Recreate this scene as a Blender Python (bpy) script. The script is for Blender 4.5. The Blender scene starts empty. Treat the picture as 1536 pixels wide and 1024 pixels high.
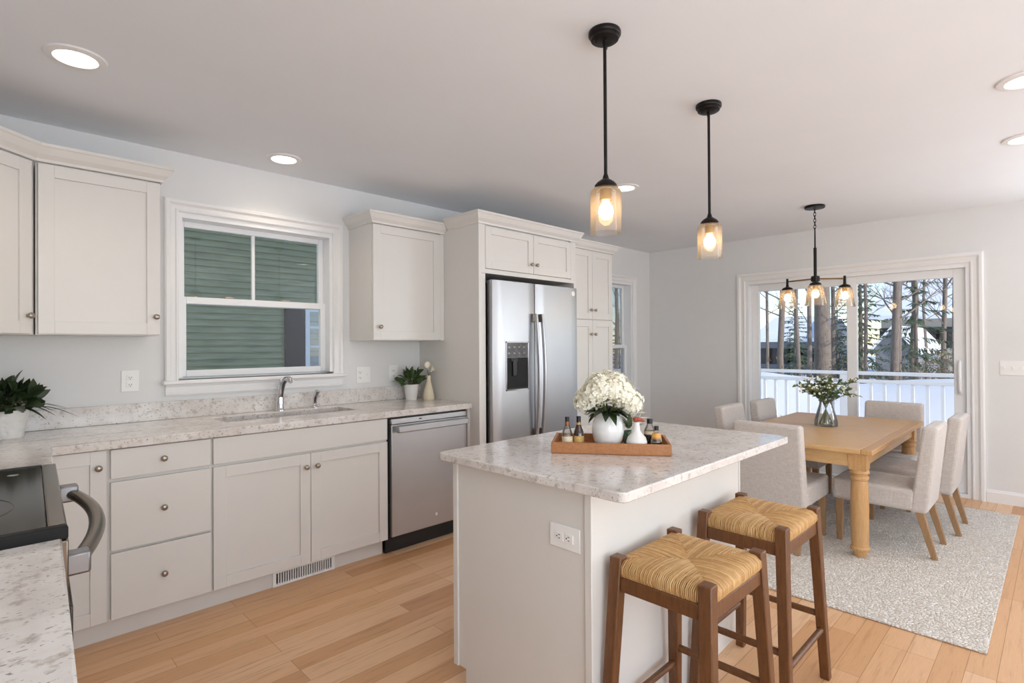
import bpy, bmesh, math, random
from mathutils import Vector, Matrix

# ------------------------------------------------------------------ camera, world, sun, fill lamps, exposure
SC = bpy.context.scene
COL = SC.collection
W, B, XW, YS, CE = 3.62, 6.0, -0.42, -3.2, 2.463          # sink wall, slider wall, range wall, rear wall, ceiling
cam_d = bpy.data.cameras.new('camera'); cam = bpy.data.objects.new('camera', cam_d); COL.objects.link(cam)
cam_d.sensor_width = 36.0; cam_d.lens = 36.0 * 815.8 / 1536.0; cam_d.clip_start = 0.02; cam_d.clip_end = 500
_v = Vector((0.70297, 0.71119, 0.00593)); _r = Vector((0.71122, -0.70295, -0.00623)); _u = Vector((0.00026, -0.00859, 0.99996))
cam.matrix_world = Matrix(((_r.x, _u.x, -_v.x, 0), (_r.y, _u.y, -_v.y, 0), (_r.z, _u.z, -_v.z, 1.3285), (0, 0, 0, 1)))
SC.camera = cam
vs = SC.view_settings
vs.view_transform = 'Standard'; vs.look = 'None'; vs.gamma = 1; vs.use_curve_mapping = False; vs.exposure = 0.16
SC.cycles.max_bounces = 14; SC.cycles.diffuse_bounces = 6; SC.cycles.glossy_bounces = 5
SC.cycles.transparent_max_bounces = 24; SC.cycles.transmission_bounces = 8
SC.cycles.sample_clamp_indirect = 6

world = bpy.data.worlds.new('world'); SC.world = world; world.use_nodes = True
_nt = world.node_tree; _nt.nodes.clear()
_sky = _nt.nodes.new('ShaderNodeTexSky'); _sky.sky_type = 'NISHITA'; _sky.sun_disc = False
_sky.sun_elevation = math.radians(42); _sky.sun_rotation = math.radians(200); _sky.air_density = 1.0; _sky.dust_density = 0.0; _sky.ozone_density = 2.5
_bg = _nt.nodes.new('ShaderNodeBackground'); _bg.inputs['Strength'].default_value = 0.19
_wo = _nt.nodes.new('ShaderNodeOutputWorld')
_nt.links.new(_sky.outputs[0], _bg.inputs[0]); _nt.links.new(_bg.outputs[0], _wo.inputs[0])

def light(name, kind, loc, energy, color=(1, 1, 1), rot=None, direction=None, parent=None, **kw):
    d = bpy.data.lights.new(name, kind); o = bpy.data.objects.new(name, d); COL.objects.link(o)
    d.energy = energy; d.color = color
    o.location = loc
    if direction is not None:
        o.rotation_euler = Vector(direction).to_track_quat('-Z', 'Y').to_euler()
    for k, val in kw.items(): setattr(d, k, val)
    if parent is not None:
        o.parent = parent; o.location = Vector(loc) - ORG[parent.name]
    return o
ORG = {}
light('sun', 'SUN', (10, -10, 12), 3.6, (1, .95, .88), direction=(.25, .87, -.42), angle=math.radians(.6))
# added fill lamps, tilted upward, in made-up windows behind and beside the camera
FILL_COL = (.89, .945, 1.0)
REAR = [('y', .0, 2.3, .45, 2.25), ('x', -2.9, -.75, .45, 2.25), ('w', -2.9, -.6, .45, 2.25)]
light('rear_fill_light', 'AREA', (1.15, YS - .03, 1.35), 60, FILL_COL, direction=(0, 1, .85), shape='RECTANGLE', size=2.2, size_y=1.7)
light('side_fill_light', 'AREA', (B + .03, -1.82, 1.35), 90, FILL_COL, direction=(-1, 0, 1.2), shape='RECTANGLE', size=2.1, size_y=1.7)
light('range_side_fill_light', 'AREA', (XW - .03, -1.75, 1.35), 58, FILL_COL, direction=(1, 0, .75), shape='RECTANGLE', size=2.2, size_y=1.7)
for (lx, ly, lz, d, sx, sy) in ((B + .45, 1.49, 1.05, (-1, 0, 0), 1.9, 1.95), (1.32, W + .2, 1.6, (0, -1, 0), .9, .95), (5.2, W + .2, 1.45, (0, -1, 0), .75, 1.3)):
    p_ = light('window_portal', 'AREA', (lx, ly, lz), 1, direction=d, shape='RECTANGLE', size=sx, size_y=sy)
    p_.data.cycles.is_portal = True

# ------------------------------------------------------------------ materials
def new_mat(name):
    m = bpy.data.materials.new(name); m.use_nodes = True
    nt = m.node_tree; b = nt.nodes['Principled BSDF']
    return m, nt, b
def lin(c):
    f = lambda x: x / 12.92 if x <= .04045 else ((x + .055) / 1.055) ** 2.4
    return tuple(f(x / 255.) for x in c) + (1.0,)
def coords(nt, scale=(1, 1, 1), rot=(0, 0, 0)):
    tc = nt.nodes.new('ShaderNodeTexCoord'); mp = nt.nodes.new('ShaderNodeMapping')
    mp.inputs['Scale'].default_value = scale; mp.inputs['Rotation'].default_value = rot
    nt.links.new(tc.outputs['Object'], mp.inputs['Vector']); return mp.outputs[0]
def noise(nt, vec, scale, detail=3, rough=.55):
    n = nt.nodes.new('ShaderNodeTexNoise'); n.inputs['Scale'].default_value = scale
    n.inputs['Detail'].default_value = detail; n.inputs['Roughness'].default_value = rough
    nt.links.new(vec, n.inputs['Vector']); return n.outputs['Fac']
def ramp(nt, fac, stops):
    r = nt.nodes.new('ShaderNodeValToRGB'); e = r.color_ramp.elements
    while len(e) < len(stops): e.new(.5)
    for k, (p, c) in enumerate(stops): e[k].position = p; e[k].color = c
    nt.links.new(fac, r.inputs[0]); return r.outputs[0]
def mix(nt, fac, a, b, blend='MIX'):
    n = nt.nodes.new('ShaderNodeMix'); n.data_type = 'RGBA'; n.blend_type = blend
    if isinstance(fac, (int, float)): n.inputs[0].default_value = fac
    else: nt.links.new(fac, n.inputs[0])
    for s, i in ((a, 6), (b, 7)):
        if isinstance(s, tuple): n.inputs[i].default_value = s
        else: nt.links.new(s, n.inputs[i])
    return n.outputs[2]
def bump(nt, b, h, strength=.2, dist=.01):
    n = nt.nodes.new('ShaderNodeBump'); n.inputs['Strength'].default_value = strength; n.inputs['Distance'].default_value = dist
    nt.links.new(h, n.inputs['Height']); nt.links.new(n.outputs[0], b.inputs['Normal'])
def plain(name, rgb, rough=.5, metal=0, var=.04, nscale=8, spec=None, bmp=0, bscale=200, coat=0, aniso=0):
    m, nt, b = new_mat(name)
    v = coords(nt); c = lin(rgb)
    n = noise(nt, v, nscale)
    lo = tuple(max(0, x * (1 - var)) for x in c[:3]) + (1,); hi = tuple(min(1, x * (1 + var)) for x in c[:3]) + (1,)
    nt.links.new(ramp(nt, n, [(.3, lo), (.7, hi)]), b.inputs['Base Color'])
    b.inputs['Roughness'].default_value = rough; b.inputs['Metallic'].default_value = metal
    if spec is not None: b.inputs['Specular IOR Level'].default_value = spec
    if coat: b.inputs['Coat Weight'].default_value = coat; b.inputs['Coat Roughness'].default_value = .08
    if aniso: b.inputs['Anisotropic'].default_value = aniso
    if bmp: bump(nt, b, noise(nt, v, bscale, 2), bmp, .002)
    return m
def wood(name, c1, c2, scale=(14, 2, 14), rough=.45, ring=6, rz=0):
    m, nt, b = new_mat(name); v = coords(nt, scale, (0, 0, rz))
    n = noise(nt, v, ring, 6, .6); f = noise(nt, v, ring * 7, 3)
    c = mix(nt, .35, ramp(nt, n, [(.3, lin(c1)), (.7, lin(c2))]), ramp(nt, f, [(.35, lin(c1)), (.65, lin(c2))]))
    nt.links.new(c, b.inputs['Base Color']); b.inputs['Roughness'].default_value = rough
    bump(nt, b, f, .12, .002); return m
def emit(name, rgb, strength):
    m, nt, b = new_mat(name); b.inputs['Base Color'].default_value = rgb + (1,)
    b.inputs['Emission Color'].default_value = rgb + (1,); b.inputs['Emission Strength'].default_value = strength; return m
def thin_glass(name, tint=(1, 1, 1), refl=1.0, haze=0.0, haze_col=(1, 1, 1), rough=.0):
    m = bpy.data.materials.new(name); m.use_nodes = True; nt = m.node_tree; nt.nodes.clear()
    out = nt.nodes.new('ShaderNodeOutputMaterial'); tr = nt.nodes.new('ShaderNodeBsdfTransparent'); gl = nt.nodes.new('ShaderNodeBsdfGlossy')
    tr.inputs[0].default_value = tint + (1,); gl.inputs['Roughness'].default_value = rough
    fr = nt.nodes.new('ShaderNodeFresnel'); fr.inputs['IOR'].default_value = 1.45
    mu = nt.nodes.new('ShaderNodeMath'); mu.operation = 'MULTIPLY'; mu.inputs[1].default_value = refl
    nt.links.new(fr.outputs[0], mu.inputs[0])
    mx = nt.nodes.new('ShaderNodeMixShader'); nt.links.new(mu.outputs[0], mx.inputs[0])
    nt.links.new(tr.outputs[0], mx.inputs[1]); nt.links.new(gl.outputs[0], mx.inputs[2]); last = mx.outputs[0]
    if haze:
        tl = nt.nodes.new('ShaderNodeBsdfTranslucent'); tl.inputs[0].default_value = haze_col + (1,)
        m2 = nt.nodes.new('ShaderNodeMixShader'); m2.inputs[0].default_value = haze
        nt.links.new(last, m2.inputs[1]); nt.links.new(tl.outputs[0], m2.inputs[2]); last = m2.outputs[0]
    nt.links.new(last, out.inputs[0]); return m

M = {}
M['wall'] = plain('wall_paint', (226, 226, 225), .75, var=.008, bmp=.05, bscale=120)
M['ceiling'] = plain('ceiling_paint', (234, 237, 241), .85, var=.012, nscale=2, bmp=.06, bscale=90)
M['trim'] = plain('white_trim', (236, 235, 234), .38, var=.006)
M['cabinet'] = plain('cabinet_paint', (222, 219, 214), .36, var=.008)
M['vinyl'] = plain('white_vinyl', (238, 239, 240), .35, var=.006)
M['steel'] = plain('brushed_steel', (184, 185, 188), .37, 1.0, var=.03, nscale=3, aniso=.3)
M['bracket'] = plain('satin_grey_steel', (150, 150, 153), .38, .9, var=.03)
M['chrome'] = plain('chrome', (215, 216, 220), .08, 1.0, var=.01)
M['nickel'] = plain('warm_nickel', (168, 158, 146), .3, 1.0, var=.03)
M['darksteel'] = plain('dark_bronze_steel', (132, 122, 112), .25, 1.0, var=.04)
M['black'] = plain('black_plastic', (18, 18, 19), .4, var=.05)
M['panelgrey'] = plain('dispenser_grey', (96, 98, 100), .12, .3, var=.25, nscale=30)
M['gap'] = plain('shadow_gap_black', (10, 10, 11), .7)
M['iron'] = plain('oil_rubbed_bronze', (30, 26, 25), .42, .6, var=.08)
M['brass'] = plain('aged_brass', (120, 95, 60), .35, .9, var=.05)
M['cooktop'] = plain('black_ceramic_glass', (50, 45, 41), .12, 0.0, var=.04, spec=.45)
M['plate'] = plain('white_plastic', (240, 239, 237), .4, var=.005)
M['slot'] = plain('dark_slot', (45, 42, 40), .6)
M['ceramic'] = plain('white_ceramic', (234, 233, 230), .16, var=.008, coat=.4)
m_, nt_, b_ = new_mat('textured_white_ceramic'); b_.inputs['Base Color'].default_value = lin((232, 231, 228)); b_.inputs['Roughness'].default_value = .3
w_ = nt_.nodes.new('ShaderNodeTexVoronoi'); w_.inputs['Scale'].default_value = 34; w_.feature = 'SMOOTH_F1'; nt_.links.new(coords(nt_), w_.inputs['Vector']); bump(nt_, b_, w_.outputs['Distance'], .7, .01); M['texceramic'] = m_
M['matte_ceramic'] = plain('matte_white_ceramic', (232, 230, 225), .5, var=.01)
M['cream'] = plain('cream_ceramic', (232, 219, 192), .55, var=.03, nscale=30, bmp=.15, bscale=60)
M['soil'] = plain('dark_soil', (46, 36, 28), .9, var=.3, nscale=60)
M['leaf'] = plain('green_leaf', (62, 84, 42), .4, var=.35, nscale=20)
M['leaf_dark'] = plain('dark_green_leaf', (44, 60, 34), .4, var=.35, nscale=14)
M['euca'] = plain('eucalyptus_leaf', (104, 122, 84), .5, var=.3, nscale=18)
M['stem'] = plain('green_stem', (88, 96, 48), .5, var=.2)
M['petal'] = plain('ivory_petal', (250, 246, 228), .6, var=.04, nscale=14)
M['calla'] = plain('calla_petal', (244, 236, 216), .5, var=.04)
M['fabric'] = None
m_, nt_, b_ = new_mat('woven_rush'); g_ = nt_.nodes.new('ShaderNodeNewGeometry')
nt_.links.new(mix(nt_, .3, ramp(nt_, g_.outputs['Random Per Island'], [(0, lin((168, 124, 74))), (.35, lin((192, 148, 94))), (.7, lin((204, 162, 106))), (1, lin((222, 186, 134)))]), ramp(nt_, noise(nt_, coords(nt_), 50, 3), [(.35, lin((176, 130, 78))), (.65, lin((218, 178, 122)))])), b_.inputs['Base Color'])
b_.inputs['Roughness'].default_value = .6; M['rush'] = m_
M['rushfill'] = plain('rush_core', (112, 80, 46), .9)
M['stoolwood'] = wood('walnut_stained_wood', (80, 48, 24), (122, 78, 42), (20, 20, 2.5), .42)
M['oak'] = wood('oak_chair_leg', (142, 108, 74), (172, 136, 98), (22, 22, 3), .5)
M['tablewood'] = wood('honey_pine', (196, 154, 104), (218, 180, 130), (9, 1.6, 9), .4)
M['tableleg'] = wood('honey_pine_leg', (184, 138, 88), (210, 168, 116), (16, 16, 2), .42)
M['traywood'] = wood('tray_wood', (150, 94, 54), (186, 128, 80), (2, 18, 18), .45, 6, math.radians(54.3))
M['bark'] = wood('tree_bark', (92, 80, 72), (150, 136, 124), (9, 9, 1.2), .9)
M['snow'] = plain('snow', (246, 248, 252), .8, var=.02, nscale=1.5, bmp=.2, bscale=6)
M['siding_grey'] = plain('grey_siding', (128, 128, 132), .7, var=.06)
M['siding_tan'] = plain('tan_siding', (190, 180, 166), .7, var=.06)
M['needle'] = plain('evergreen_needles', (78, 96, 70), .8, var=.4, nscale=5)
M['brush'] = plain('winter_brush', (120, 104, 76), .9, var=.4, nscale=4)
M['shutter'] = plain('dark_brown_shutter', (62, 55, 52), .6)
M['bulb'] = emit('warm_bulb', (1.0, .70, .36), 18.0)
M['filament'] = emit('bright_filament', (1.0, .80, .50), 60.0)
M['lens'] = emit('lamp_lens', (1.0, .90, .78), 7.0)
M['pane'] = thin_glass('window_glass', (1, 1, 1), .8)
M['shade'] = thin_glass('warm_clear_glass', (1.0, .985, .965), .9, .06, (1.0, .86, .72), .02)
M['vaseglass'] = thin_glass('clear_vase_glass', (.99, .995, .995), .9, .03, (1, 1, 1))
M['water'] = thin_glass('water', (.98, .985, .98), .4)
M['bottleglass'] = thin_glass('clear_bottle_glass', (.90, .89, .86), 1.3, .10, (1, .97, .92))
M['amber'] = plain('dark_amber_glass', (52, 22, 12), .08, coat=.6)
M['darkliq'] = plain('dark_syrup', (40, 18, 12), .15)
M['copper'] = plain('copper_foil', (150, 98, 70), .35, .6)
M['paperlabel'] = plain('cream_label', (222, 208, 180), .6, var=.1, nscale=60)
M['goldlabel'] = plain('gold_label', (196, 160, 96), .45, .2, var=.35, nscale=90)
M['rust'] = plain('rust_red_ceramic', (150, 66, 44), .4, var=.25, nscale=40)
M['honey'] = plain('honey_yellow', (224, 166, 84), .35, var=.15, nscale=40)
M['glint'] = plain('ocean_green_glass', (96, 122, 100), .15, var=.3, nscale=50)

def fabric():
    m, nt, b = new_mat('oatmeal_linen'); v = coords(nt, (1, 1, 1))
    w1 = nt.nodes.new('ShaderNodeTexWave'); w1.inputs['Scale'].default_value = 160; w1.bands_direction = 'X'; nt.links.new(v, w1.inputs[0])
    w2 = nt.nodes.new('ShaderNodeTexWave'); w2.inputs['Scale'].default_value = 160; w2.bands_direction = 'Z'; nt.links.new(v, w2.inputs[0])
    v2 = coords(nt, (6, 6, 60)); v3 = coords(nt, (60, 60, 6))
    n = mix(nt, .5, noise(nt, v2, 5, 4), noise(nt, v3, 5, 4))
    nt.links.new(ramp(nt, n, [(.35, lin((184, 175, 168))), (.65, lin((212, 205, 199)))]), b.inputs['Base Color'])
    b.inputs['Roughness'].default_value = .9; b.inputs['Sheen Weight'].default_value = .2
    bump(nt, b, mix(nt, .5, w1.outputs[1], w2.outputs[1]), .12, .002); return m
M['fabric'] = fabric()
def floor_mat():
    m, nt, b = new_mat('maple_plank_floor'); v = coords(nt)
    br = nt.nodes.new('ShaderNodeTexBrick'); br.offset = .37; br.offset_frequency = 3; br.squash = 1
    br.inputs['Scale'].default_value = 1; br.inputs['Brick Width'].default_value = .95; br.inputs['Row Height'].default_value = .096
    br.inputs['Mortar Size'].default_value = .0009; br.inputs['Mortar Smooth'].default_value = .1; br.inputs['Bias'].default_value = 0
    br.inputs['Color1'].default_value = (0, 0, 0, 1); br.inputs['Color2'].default_value = (1, 1, 1, 1); br.inputs['Mortar'].default_value = (.5, .5, .5, 1)
    nt.links.new(v, br.inputs['Vector'])
    base = ramp(nt, br.outputs['Color'], [(.0, lin((196, 146, 102))), (.3, lin((212, 166, 122))), (.7, lin((222, 179, 138))), (1, lin((230, 194, 158)))])
    gv = coords(nt, (1.1, 13, 1)); g = noise(nt, gv, 3.0, 6, .62)
    gv2 = coords(nt, (3, 60, 1)); g2 = noise(nt, gv2, 4, 3)
    c = mix(nt, 1, base, ramp(nt, g, [(.30, (.80, .74, .68, 1)), (.46, (1, 1, 1, 1)), (.75, (1.05, 1.04, 1.02, 1))]), 'MULTIPLY')
    c = mix(nt, 1, c, ramp(nt, g2, [(.3, (.93, .9, .87, 1)), (.6, (1, 1, 1, 1))]), 'MULTIPLY')
    c = mix(nt, br.outputs['Fac'], c, lin((150, 104, 66)))
    nt.links.new(c, b.inputs['Base Color']); b.inputs['Roughness'].default_value = .40
    bump(nt, b, g2, .05, .001); return m
M['floor'] = floor_mat()
def quartz():
    m, nt, b = new_mat('speckled_quartz'); v = coords(nt)
    n1 = noise(nt, v, 7, 5, .6); n2 = noise(nt, v, 42, 4, .6); n3 = noise(nt, coords(nt, (1, 1.8, 1.3)), 95, 2, .5)
    c = ramp(nt, n1, [(.3, lin((206, 198, 192))), (.7, lin((232, 228, 224)))])
    c = mix(nt, ramp(nt, n2, [(.54, (0, 0, 0, 1)), (.70, (.8, .8, .8, 1))]), c, lin((170, 159, 151)))
    c = mix(nt, ramp(nt, n3, [(.645, (0, 0, 0, 1)), (.70, (.85, .85, .85, 1))]), c, lin((122, 112, 108)))
    nt.links.new(c, b.inputs['Base Color']); b.inputs['Roughness'].default_value = .14; return m
M['quartz'] = quartz()
def rugmat():
    m, nt, b = new_mat('looped_wool_rug'); v = coords(nt)
    w = nt.nodes.new('ShaderNodeTexVoronoi'); w.feature = 'DISTANCE_TO_EDGE'; w.inputs['Scale'].default_value = 62
    wv = mix(nt, .035, v, noise(nt, v, 22, 3)); nt.links.new(v, w.inputs['Vector'])
    w2 = nt.nodes.new('ShaderNodeTexVoronoi'); w2.inputs['Scale'].default_value = 62; nt.links.new(v, w2.inputs['Vector'])
    n = noise(nt, v, 90, 3)
    c = ramp(nt, w2.outputs['Color'], [(.2, lin((214, 207, 197))), (.8, lin((240, 236, 229)))])
    c = mix(nt, ramp(nt, w.outputs['Distance'], [(.0, (.9, .9, .9, 1)), (.12, (0, 0, 0, 1))]), c, lin((176, 167, 156)))
    nt.links.new(c, b.inputs['Base Color']); b.inputs['Roughness'].default_value = .95
    bump(nt, b, mix(nt, .3, w.outputs['Distance'], n), .8, .02); return m
M['rug'] = rugmat()
def siding():
    m, nt, b = new_mat('sage_green_siding'); v = coords(nt, (1, 1, 1)); n = noise(nt, coords(nt, (1, 1, 9)), 2.2, 5)
    nt.links.new(ramp(nt, n, [(.3, lin((142, 146, 118))), (.7, lin((170, 172, 140)))]), b.inputs['Base Color']); b.inputs['Roughness'].default_value = .7; return m
M['siding_green'] = siding()

# ------------------------------------------------------------------ mesh helpers
class MB:
    def __init__(self): self.bm = bmesh.new()
    def box(self, x0, x1, y0, y1, z0, z1):
        return self.prism([(x0, y0), (x1, y0), (x1, y1), (x0, y1)], z0, z1)
    def prism(self, poly, z0, z1):
        b = self.bm
        lo = [b.verts.new((x, y, z0)) for x, y in poly]; hi = [b.verts.new((x, y, z1)) for x, y in poly]
        b.faces.new(lo[::-1]); b.faces.new(hi); n = len(poly)
        for i in range(n): b.faces.new((lo[i], lo[(i + 1) % n], hi[(i + 1) % n], hi[i]))
        return self
    def hexa(self, pts):                                    # 8 corners: bottom loop then top loop
        b = self.bm; v = [b.verts.new(p) for p in pts]
        for f in ((3, 2, 1, 0), (4, 5, 6, 7), (0, 1, 5, 4), (1, 2, 6, 5), (2, 3, 7, 6), (3, 0, 4, 7)): b.faces.new([v[i] for i in f])
        return self
    def bar(self, a, c, w0, w1=None, d0=None, d1=None):     # tapered square bar from a to c
        w1 = w0 if w1 is None else w1; d0 = w0 if d0 is None else d0; d1 = w1 if d1 is None else d1
        a = Vector(a); c = Vector(c)
        q = lambda p, w, d: [(p.x - w / 2, p.y - d / 2, p.z), (p.x + w / 2, p.y - d / 2, p.z), (p.x + w / 2, p.y + d / 2, p.z), (p.x - w / 2, p.y + d / 2, p.z)]
        return self.hexa(q(a, w0, d0) + q(c, w1, d1))
    def lathe(self, prof, c=(0, 0, 0), segs=24, axis='Z', cap=True):
        b = self.bm; c = Vector(c); rings = []
        def T(r, h, a):
            x, y = r * math.cos(a), r * math.sin(a)
            return c + (Vector((x, y, h)) if axis == 'Z' else Vector((x, h, y)) if axis == 'Y' else Vector((h, x, y)))
        for r, h in prof:
            rings.append([b.verts.new(T(0, h, 0))] if r < 1e-6 else [b.verts.new(T(r, h, 2 * math.pi * k / segs)) for k in range(segs)])
        for A, C in zip(rings, rings[1:]):
            for k in range(segs):
                k2 = (k + 1) % segs
                if len(A) == 1 and len(C) == 1: break
                f = (A[0], C[k2], C[k]) if len(A) == 1 else (A[k], A[k2], C[0]) if len(C) == 1 else (A[k], A[k2], C[k2], C[k])
                b.faces.new(f)
        if cap:
            for R in (rings[0], rings[-1]):
                if len(R) > 2: b.faces.new(R)
        return self
    def tube(self, pts, r, segs=8, closed=False, cap=True, flat=1.0):
        b = self.bm; P = [Vector(p) for p in pts]; n = len(P); R = r if isinstance(r, (list, tuple)) else [r] * n
        rings = []; up = None
        for i in range(n):
            t = (P[(i + 1) % n] - P[i - 1]) if closed else (P[min(i + 1, n - 1)] - P[max(i - 1, 0)])
            t = t.normalized() if t.length > 1e-9 else Vector((0, 0, 1))
            if up is None:
                up = Vector((0, 0, 1)) if abs(t.z) < .9 else Vector((1, 0, 0))
            s = t.cross(up)
            if s.length < 1e-6: s = t.orthogonal()
            s.normalize(); up = s.cross(t).normalized()
            rings.append([b.verts.new(P[i] + (s * math.cos(2 * math.pi * k / segs) + up * flat * math.sin(2 * math.pi * k / segs)) * R[i]) for k in range(segs)])
        for i in range(n if closed else n - 1):
            A, C = rings[i], rings[(i + 1) % n]
            for k in range(segs): b.faces.new((A[k], A[(k + 1) % segs], C[(k + 1) % segs], C[k]))
        if cap and not closed:
            b.faces.new(rings[0][::-1]); b.faces.new(rings[-1])
        return self
    def ball(self, c, r, sc=(1, 1, 1), segs=16):
        prof = [(r * math.sin(math.pi * k / (segs // 2)), -r * math.cos(math.pi * k / (segs // 2))) for k in range(segs // 2 + 1)]
        b0 = len(self.bm.verts); self.lathe(prof, (0, 0, 0), segs); self.bm.verts.ensure_lookup_table()
        for v in self.bm.verts[b0:]: v.co = Vector((v.co.x * sc[0], v.co.y * sc[1], v.co.z * sc[2])) + Vector(c)
        return self
    def leaf(self, base, d, up, ln, w, bend=.15, pts=5):    # a folded curved leaf of real outline
        b = self.bm; base = Vector(base); d = Vector(d).normalized(); up = Vector(up)
        s = d.cross(up)
        if s.length < 1e-5: s = d.orthogonal()
        s.normalize(); n = s.cross(d).normalized(); rows = []
        for k in range(pts + 1):
            t = k / pts; ww = w * .5 * math.sin(math.pi * (t ** .75)) ** .8 if 0 < t < 1 else 0.0008
            p = base + d * ln * t - n * bend * ln * t * t
            rows.append((b.verts.new(p - s * ww + n * ww * .25), b.verts.new(p), b.verts.new(p + s * ww + n * ww * .25)))
        for A, C in zip(rows, rows[1:]):
            b.faces.new((A[0], A[1], C[1], C[0])); b.faces.new((A[1], A[2], C[2], C[1]))
        return self
    def xf(self, mat):
        bmesh.ops.transform(self.bm, matrix=mat, verts=self.bm.verts[:]); return self
    def build(self, name, mat, parent=None, bevel=0, smooth=False, segs=2, ang=40, origin=None):
        bmesh.ops.recalc_face_normals(self.bm, faces=self.bm.faces[:])
        me = bpy.data.meshes.new(name)
        if parent is not None: o_ = ORG[parent.name]
        elif origin is not None: o_ = Vector(origin)
        else:
            xs = [v.co for v in self.bm.verts]
            o_ = Vector(((min(p.x for p in xs) + max(p.x for p in xs)) / 2, (min(p.y for p in xs) + max(p.y for p in xs)) / 2, min(p.z for p in xs)))
        for v in self.bm.verts: v.co -= o_
        self.bm.to_mesh(me); self.bm.free()
        ob = bpy.data.objects.new(name, me); COL.objects.link(ob)
        me.materials.append(M[mat] if isinstance(mat, str) else mat)
        if smooth:
            me.shade_smooth()
            me.set_sharp_from_angle(angle=math.radians(ang))
        if bevel:
            bv = ob.modifiers.new('bevel', 'BEVEL'); bv.width = bevel; bv.segments = segs; bv.limit_method = 'ANGLE'; bv.angle_limit = math.radians(40)
            me.shade_smooth(); me.set_sharp_from_angle(angle=math.radians(40)); bv.harden_normals = False
        if parent is not None: ob.parent = parent
        else: ob.location = o_
        ORG[ob.name] = o_
        return ob
def tag(o, label=None, cat=None, group=None, kind=None):
    if label: o['label'] = label
    if cat: o['category'] = cat
    if group: o['group'] = group
    if kind: o['kind'] = kind
    return o
def thing(name, label, cat, loc, group=None):
    o = bpy.data.objects.new(name, None); COL.objects.link(o); o.location = loc; o.empty_display_size = .1
    ORG[o.name] = Vector(loc); return tag(o, label, cat, group)
def struct(name, mb, mat, parent=None, **kw):
    o = mb.build(name, mat, parent, **kw)
    if parent is None: o['kind'] = 'structure'
    return o
def copy_tree(o, loc=None, rotz=None, label=None, parent=None):
    c = o.copy(); COL.objects.link(c)
    if parent is not None: c.parent = parent
    if loc is not None: c.location = loc
    if rotz is not None: c.rotation_euler.z = rotz
    if label: c['label'] = label
    for ch in list(o.children): copy_tree(ch, parent=c)
    return c
def sweep(mb, path, prof, i0=0, i1=None, z=0):
    """mitred moulding: path of (x,y) walked with the outside on its right; prof of (out, dz), closed"""
    P = [Vector((p[0], p[1])) for p in path]; i1 = len(P) - 1 if i1 is None else i1
    def nrm(a, b): d = (b - a).normalized(); return Vector((d.y, -d.x))
    rows = []
    for i in range(i0, i1 + 1):
        n0 = nrm(P[i - 1], P[i]) if i > 0 else nrm(P[i], P[i + 1]); n1 = nrm(P[i], P[i + 1]) if i < len(P) - 1 else n0
        m = (n0 + n1).normalized(); k = 1 / max(.3, m.dot(n0))
        rows.append([mb.bm.verts.new((P[i].x + m.x * o * k, P[i].y + m.y * o * k, z + dz)) for o, dz in prof])
    n = len(prof)
    for A, C in zip(rows, rows[1:]):
        for k in range(n): mb.bm.faces.new((A[k], A[(k + 1) % n], C[(k + 1) % n], C[k]))
    mb.bm.faces.new(rows[0]); mb.bm.faces.new(rows[-1][::-1]); return mb
CROWN = [(0, 0), (.008, 0), (.012, .012), (.030, .030), (.046, .058), (.052, .062), (.052, .075), (0, .075)]
def wall_grid(axis, pos0, pos1, u0, u1, z0, z1, holes):
    """wall slab with rectangular openings; axis 'x' or 'y' is the slab's normal"""
    us = sorted({u0, u1, *[h[0] for h in holes], *[h[1] for h in holes]}); zs = sorted({z0, z1, *[h[2] for h in holes], *[h[3] for h in holes]})
    mb = MB()
    for a, c in zip(us, us[1:]):
        for d, e in zip(zs, zs[1:]):
            mu, mz = (a + c) / 2, (d + e) / 2
            if any(h[0] < mu < h[1] and h[2] < mz < h[3] for h in holes): continue
            if axis == 'y': mb.box(a, c, pos0, pos1, d, e)
            else: mb.box(pos0, pos1, a, c, d, e)
    bmesh.ops.remove_doubles(mb.bm, verts=mb.bm.verts[:], dist=1e-5)
    seen = {}
    for f in mb.bm.faces:
        k = tuple(round(x, 4) for x in f.calc_center_median()); seen.setdefault(k, []).append(f)
    bmesh.ops.delete(mb.bm, geom=[f for fs in seen.values() if len(fs) > 1 for f in fs], context='FACES')
    return mb

# ------------------------------------------------------------------ room shell
GZ = -.55                                                   # ground outside
w1 = (.845, 1.80, 1.135, 2.117); w2 = (4.80, 5.606, .80, 2.06); d1 = (.545, 2.433, .0, 2.0)
struct('floor', MB().box(XW - .1, B + .12, YS - .1, W + .15, -.1, 0), 'floor', origin=(0, 0, 0))
struct('ceiling', MB().box(XW - .1, B + .12, YS - .1, W + .15, CE, CE + .12), 'ceiling', origin=(0, 0, CE))
struct('wall_north', wall_grid('y', W, W + .15, XW - .1, B + .15, 0, CE, [w1, w2]), 'wall', origin=(0, W, 0))
struct('wall_east', wall_grid('x', B, B + .15, YS - .1, W, 0, CE, [d1, (-2.9, -.75, .45, 2.25)]), 'wall', origin=(B, 0, 0))
struct('wall_west', wall_grid('x', XW - .1, XW, YS, W, 0, CE, [(-2.9, -.6, .45, 2.25)]), 'wall', origin=(XW, 0, 0))
rw = [(.0, 2.3, .45, 2.25)]
struct('wall_south', wall_grid('y', YS - .1, YS, XW - .1, B, 0, CE, rw), 'wall', origin=(0, YS, 0))
BASE = [(0, 0), (.014, 0), (.014, .082), (.009, .092), (.006, .104), (0, .104)]
struct('baseboard_east', sweep(MB(), [(B, .455), (B, YS)][::-1], [(-o, z) for o, z in BASE]), 'trim')
struct('baseboard_north', sweep(MB(), [(4.35, W), (B, W)], BASE), 'trim')
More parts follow.
